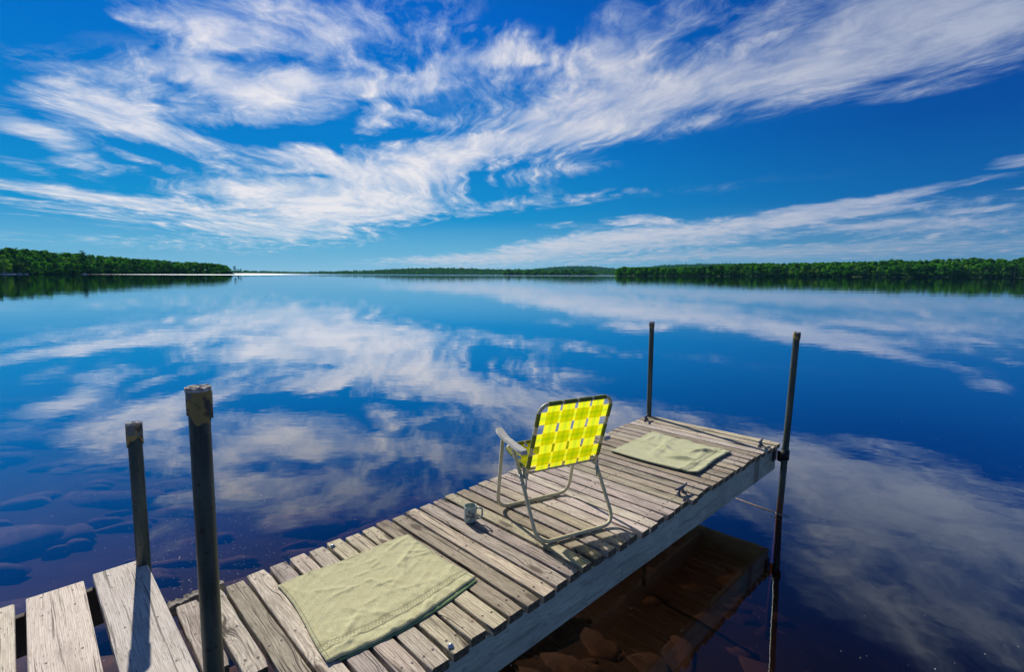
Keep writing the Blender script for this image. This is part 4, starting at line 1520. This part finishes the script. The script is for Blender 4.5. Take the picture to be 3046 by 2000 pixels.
# far shores ----------------------------------------------------------------
def ridge(label, tops, Y, depth, n, lo, hi, kinds, th=14, base=True, q=.35):
    pxs = np.linspace(lo, hi, 60)
    vs = []
    rows = [(-20, WATER - 2), (0, WATER + .1), (20, None), (depth * .5, None), (depth, None)]
    for px in pxs:
        T = on_y(px, interp(tops, px), Y + depth * .5).z - th * .5
        for (d, z) in rows:
            k = {20: .12, depth * .5: 1.0, depth: .8}.get(d, 0)
            vs.append((hx(px, Y + d), Y + d, z if z is not None else WATER + .5 + max(0, T - WATER) * k))
    nr = len(rows)
    fs = [(i * nr + j, i * nr + j + 1, (i + 1) * nr + j + 1, (i + 1) * nr + j) for i in range(len(pxs) - 1) for j in range(nr - 1)]
    o = link('hills', vs, fs, M_hill, smooth=True)
    tag(o, kind='structure')
    pts = []
    for _ in range(n):
        px = rt.uniform(lo, hi)
        t = rt.random() ** 1.1
        d = 3 + t * depth * .52
        T = on_y(px, interp(tops, px), Y + depth * .5).z - th * .5
        kk = np.interp(d, [0, 20, depth * .5, depth], [0, .12, 1.0, .8])
        z = WATER + .5 + max(0, T - WATER) * kk
        pts.append((hx(px, Y + d), Y + d, z - th * .5, th * rt.uniform(.8, 1.1), rt.uniform(1.0, 1.5)))
    canopy('woods', pts, M_wood2, label, kinds, q)


R1 = [(540, 628.5), (563, 628.4), (652, 630.5), (704, 632), (744, 629.7), (770, 630.5), (810, 628), (875, 626.6), (941, 622), (1033, 620.8), (1164, 624), (1224, 625), (1420, 626), (1500, 627)]
ridge('low blue-green wooded hills along the far end of the lake', R1, 2300, 600, 1500, 535, 1500, bk, 13)
ridge('dark wooded shoreline in front of the far blue hill, left of the right woods', [(1165, 630), (1180, 625.5), (1260, 625), (1374, 625), (1384, 633)], 1500, 60, 240, 1168, 1384, bks, 17)
RA = [(1200, 630), (1235, 624.7), (1290, 618.7), (1343, 616.8), (1382, 618), (1416, 621.3), (1470, 628)]
ridge('hazy blue wooded hill in the distance, the left of two', RA, 3600, 900, 900, 1205, 1465, bk, 14)
RB = [(1440, 626), (1487, 620), (1540, 614.7), (1618, 611.6), (1684, 610.8), (1760, 611.5), (1850, 615), (1900, 620)]
ridge('hazy blue wooded hill rising behind the right woods', RB, 2900, 900, 1300, 1445, 1890, bk, 14)

# boats and a jetty on the left shore ----------------------------------------
M_white = simple('white_hull', (.78, .78, .76), .4, 0, .05, 3, .02)
M_bluec = simple('blue_canvas', (.20, .38, .62), .8, 0, .05, 3, .02)
M_dark = simple('dark_trim', (.05, .05, .06), .5)


def boat(px, Y, L_, ang, canopy_col, label, cab=True):
    x = hx(px, Y)
    r = empty('motorboat', (x, Y, WATER), ang)
    b = MB()
    n = 12
    vs, fs = [], []
    for k in range(n + 1):
        t = k / n
        w = L_ * .17 * (1 - max(0, (t - .45) / .55) ** 2.2)
        sheer = .55 + .30 * t ** 2
        vs += [((t - .5) * L_, -w, sheer), ((t - .5) * L_, -w * .8, -.1), ((t - .5) * L_, w * .8, -.1), ((t - .5) * L_, w, sheer), ((t - .5) * L_, 0, sheer - .05)]
    for k in range(n):
        for q in range(5): fs.append((k * 5 + q, k * 5 + (q + 1) % 5, (k + 1) * 5 + (q + 1) % 5, (k + 1) * 5 + q))
    fs.append((0, 1, 2, 3, 4))
    b.add(vs, fs)
    b.build('hull', M_white, r, smooth=False)
    if cab:
        b = MB(); b.box(-L_ * .25, L_ * .22, -L_ * .13, L_ * .13, 1.9, 2.02, bev=.04)
        b.build('canopy', canopy_col, r, smooth=False)
        b = MB()
        for sx in (-.23, .20):
            for sy in (-.12, .12): b.tube([(L_ * sx, L_ * sy, .5), (L_ * sx, L_ * sy, 1.92)], .04, 6)
        b.build('canopy_frame', M_dark, r)
    b = MB(); b.box(-L_ * .5 - .35, -L_ * .5, -.2, .2, -.1, .85, bev=.06)
    b.build('outboard', M_dark, r, smooth=False)
    tag(r, label, 'boat', 'boats moored at the left shore')
    return r


boat(12, shoreL(12) - 9, 9.0, .1, M_white, 'long white canopied boat moored at the left edge of the photo')
boat(26, shoreL(26) - 10, 7.0, .35, M_bluec, 'boat under a blue canopy, right beside the long white one')
boat(44, shoreL(44) - 7, 5.0, .2, M_white, 'small white boat below the pale round-crowned tree')
boat(60, shoreL(60) - 8, 5.0, -.1, M_white, 'small open white boat, fourth from the left edge', cab=False)
boat(196, shoreL(196) - 4, 6.0, -.3, M_white, 'white boat alone below the tallest pine of the ridge')
boat(402, shoreL(402) - 4, 6.5, .1, M_white, 'white boat farthest out along the left shore')

# haze ----------------------------------------------------------------------
mh, N, out = material('haze_air')
pv = N.new('ShaderNodeVolumePrincipled')
pv.inputs['Color'].default_value = (.16, .48, .95, 1)
pv.inputs['Density'].default_value = .000045
pv.inputs['Anisotropy'].default_value = 0.0
N.l.new(pv.outputs[0], out.inputs['Volume'])
b = MB(); b.box(-5500, 5500, -100, 5500, -10.5, 220)
hz_ = b.build('haze', mh, smooth=False)
tag(hz_, kind='stuff')
hz_['label'] = 'thin blue air over the lake'
hz_['category'] = 'haze'
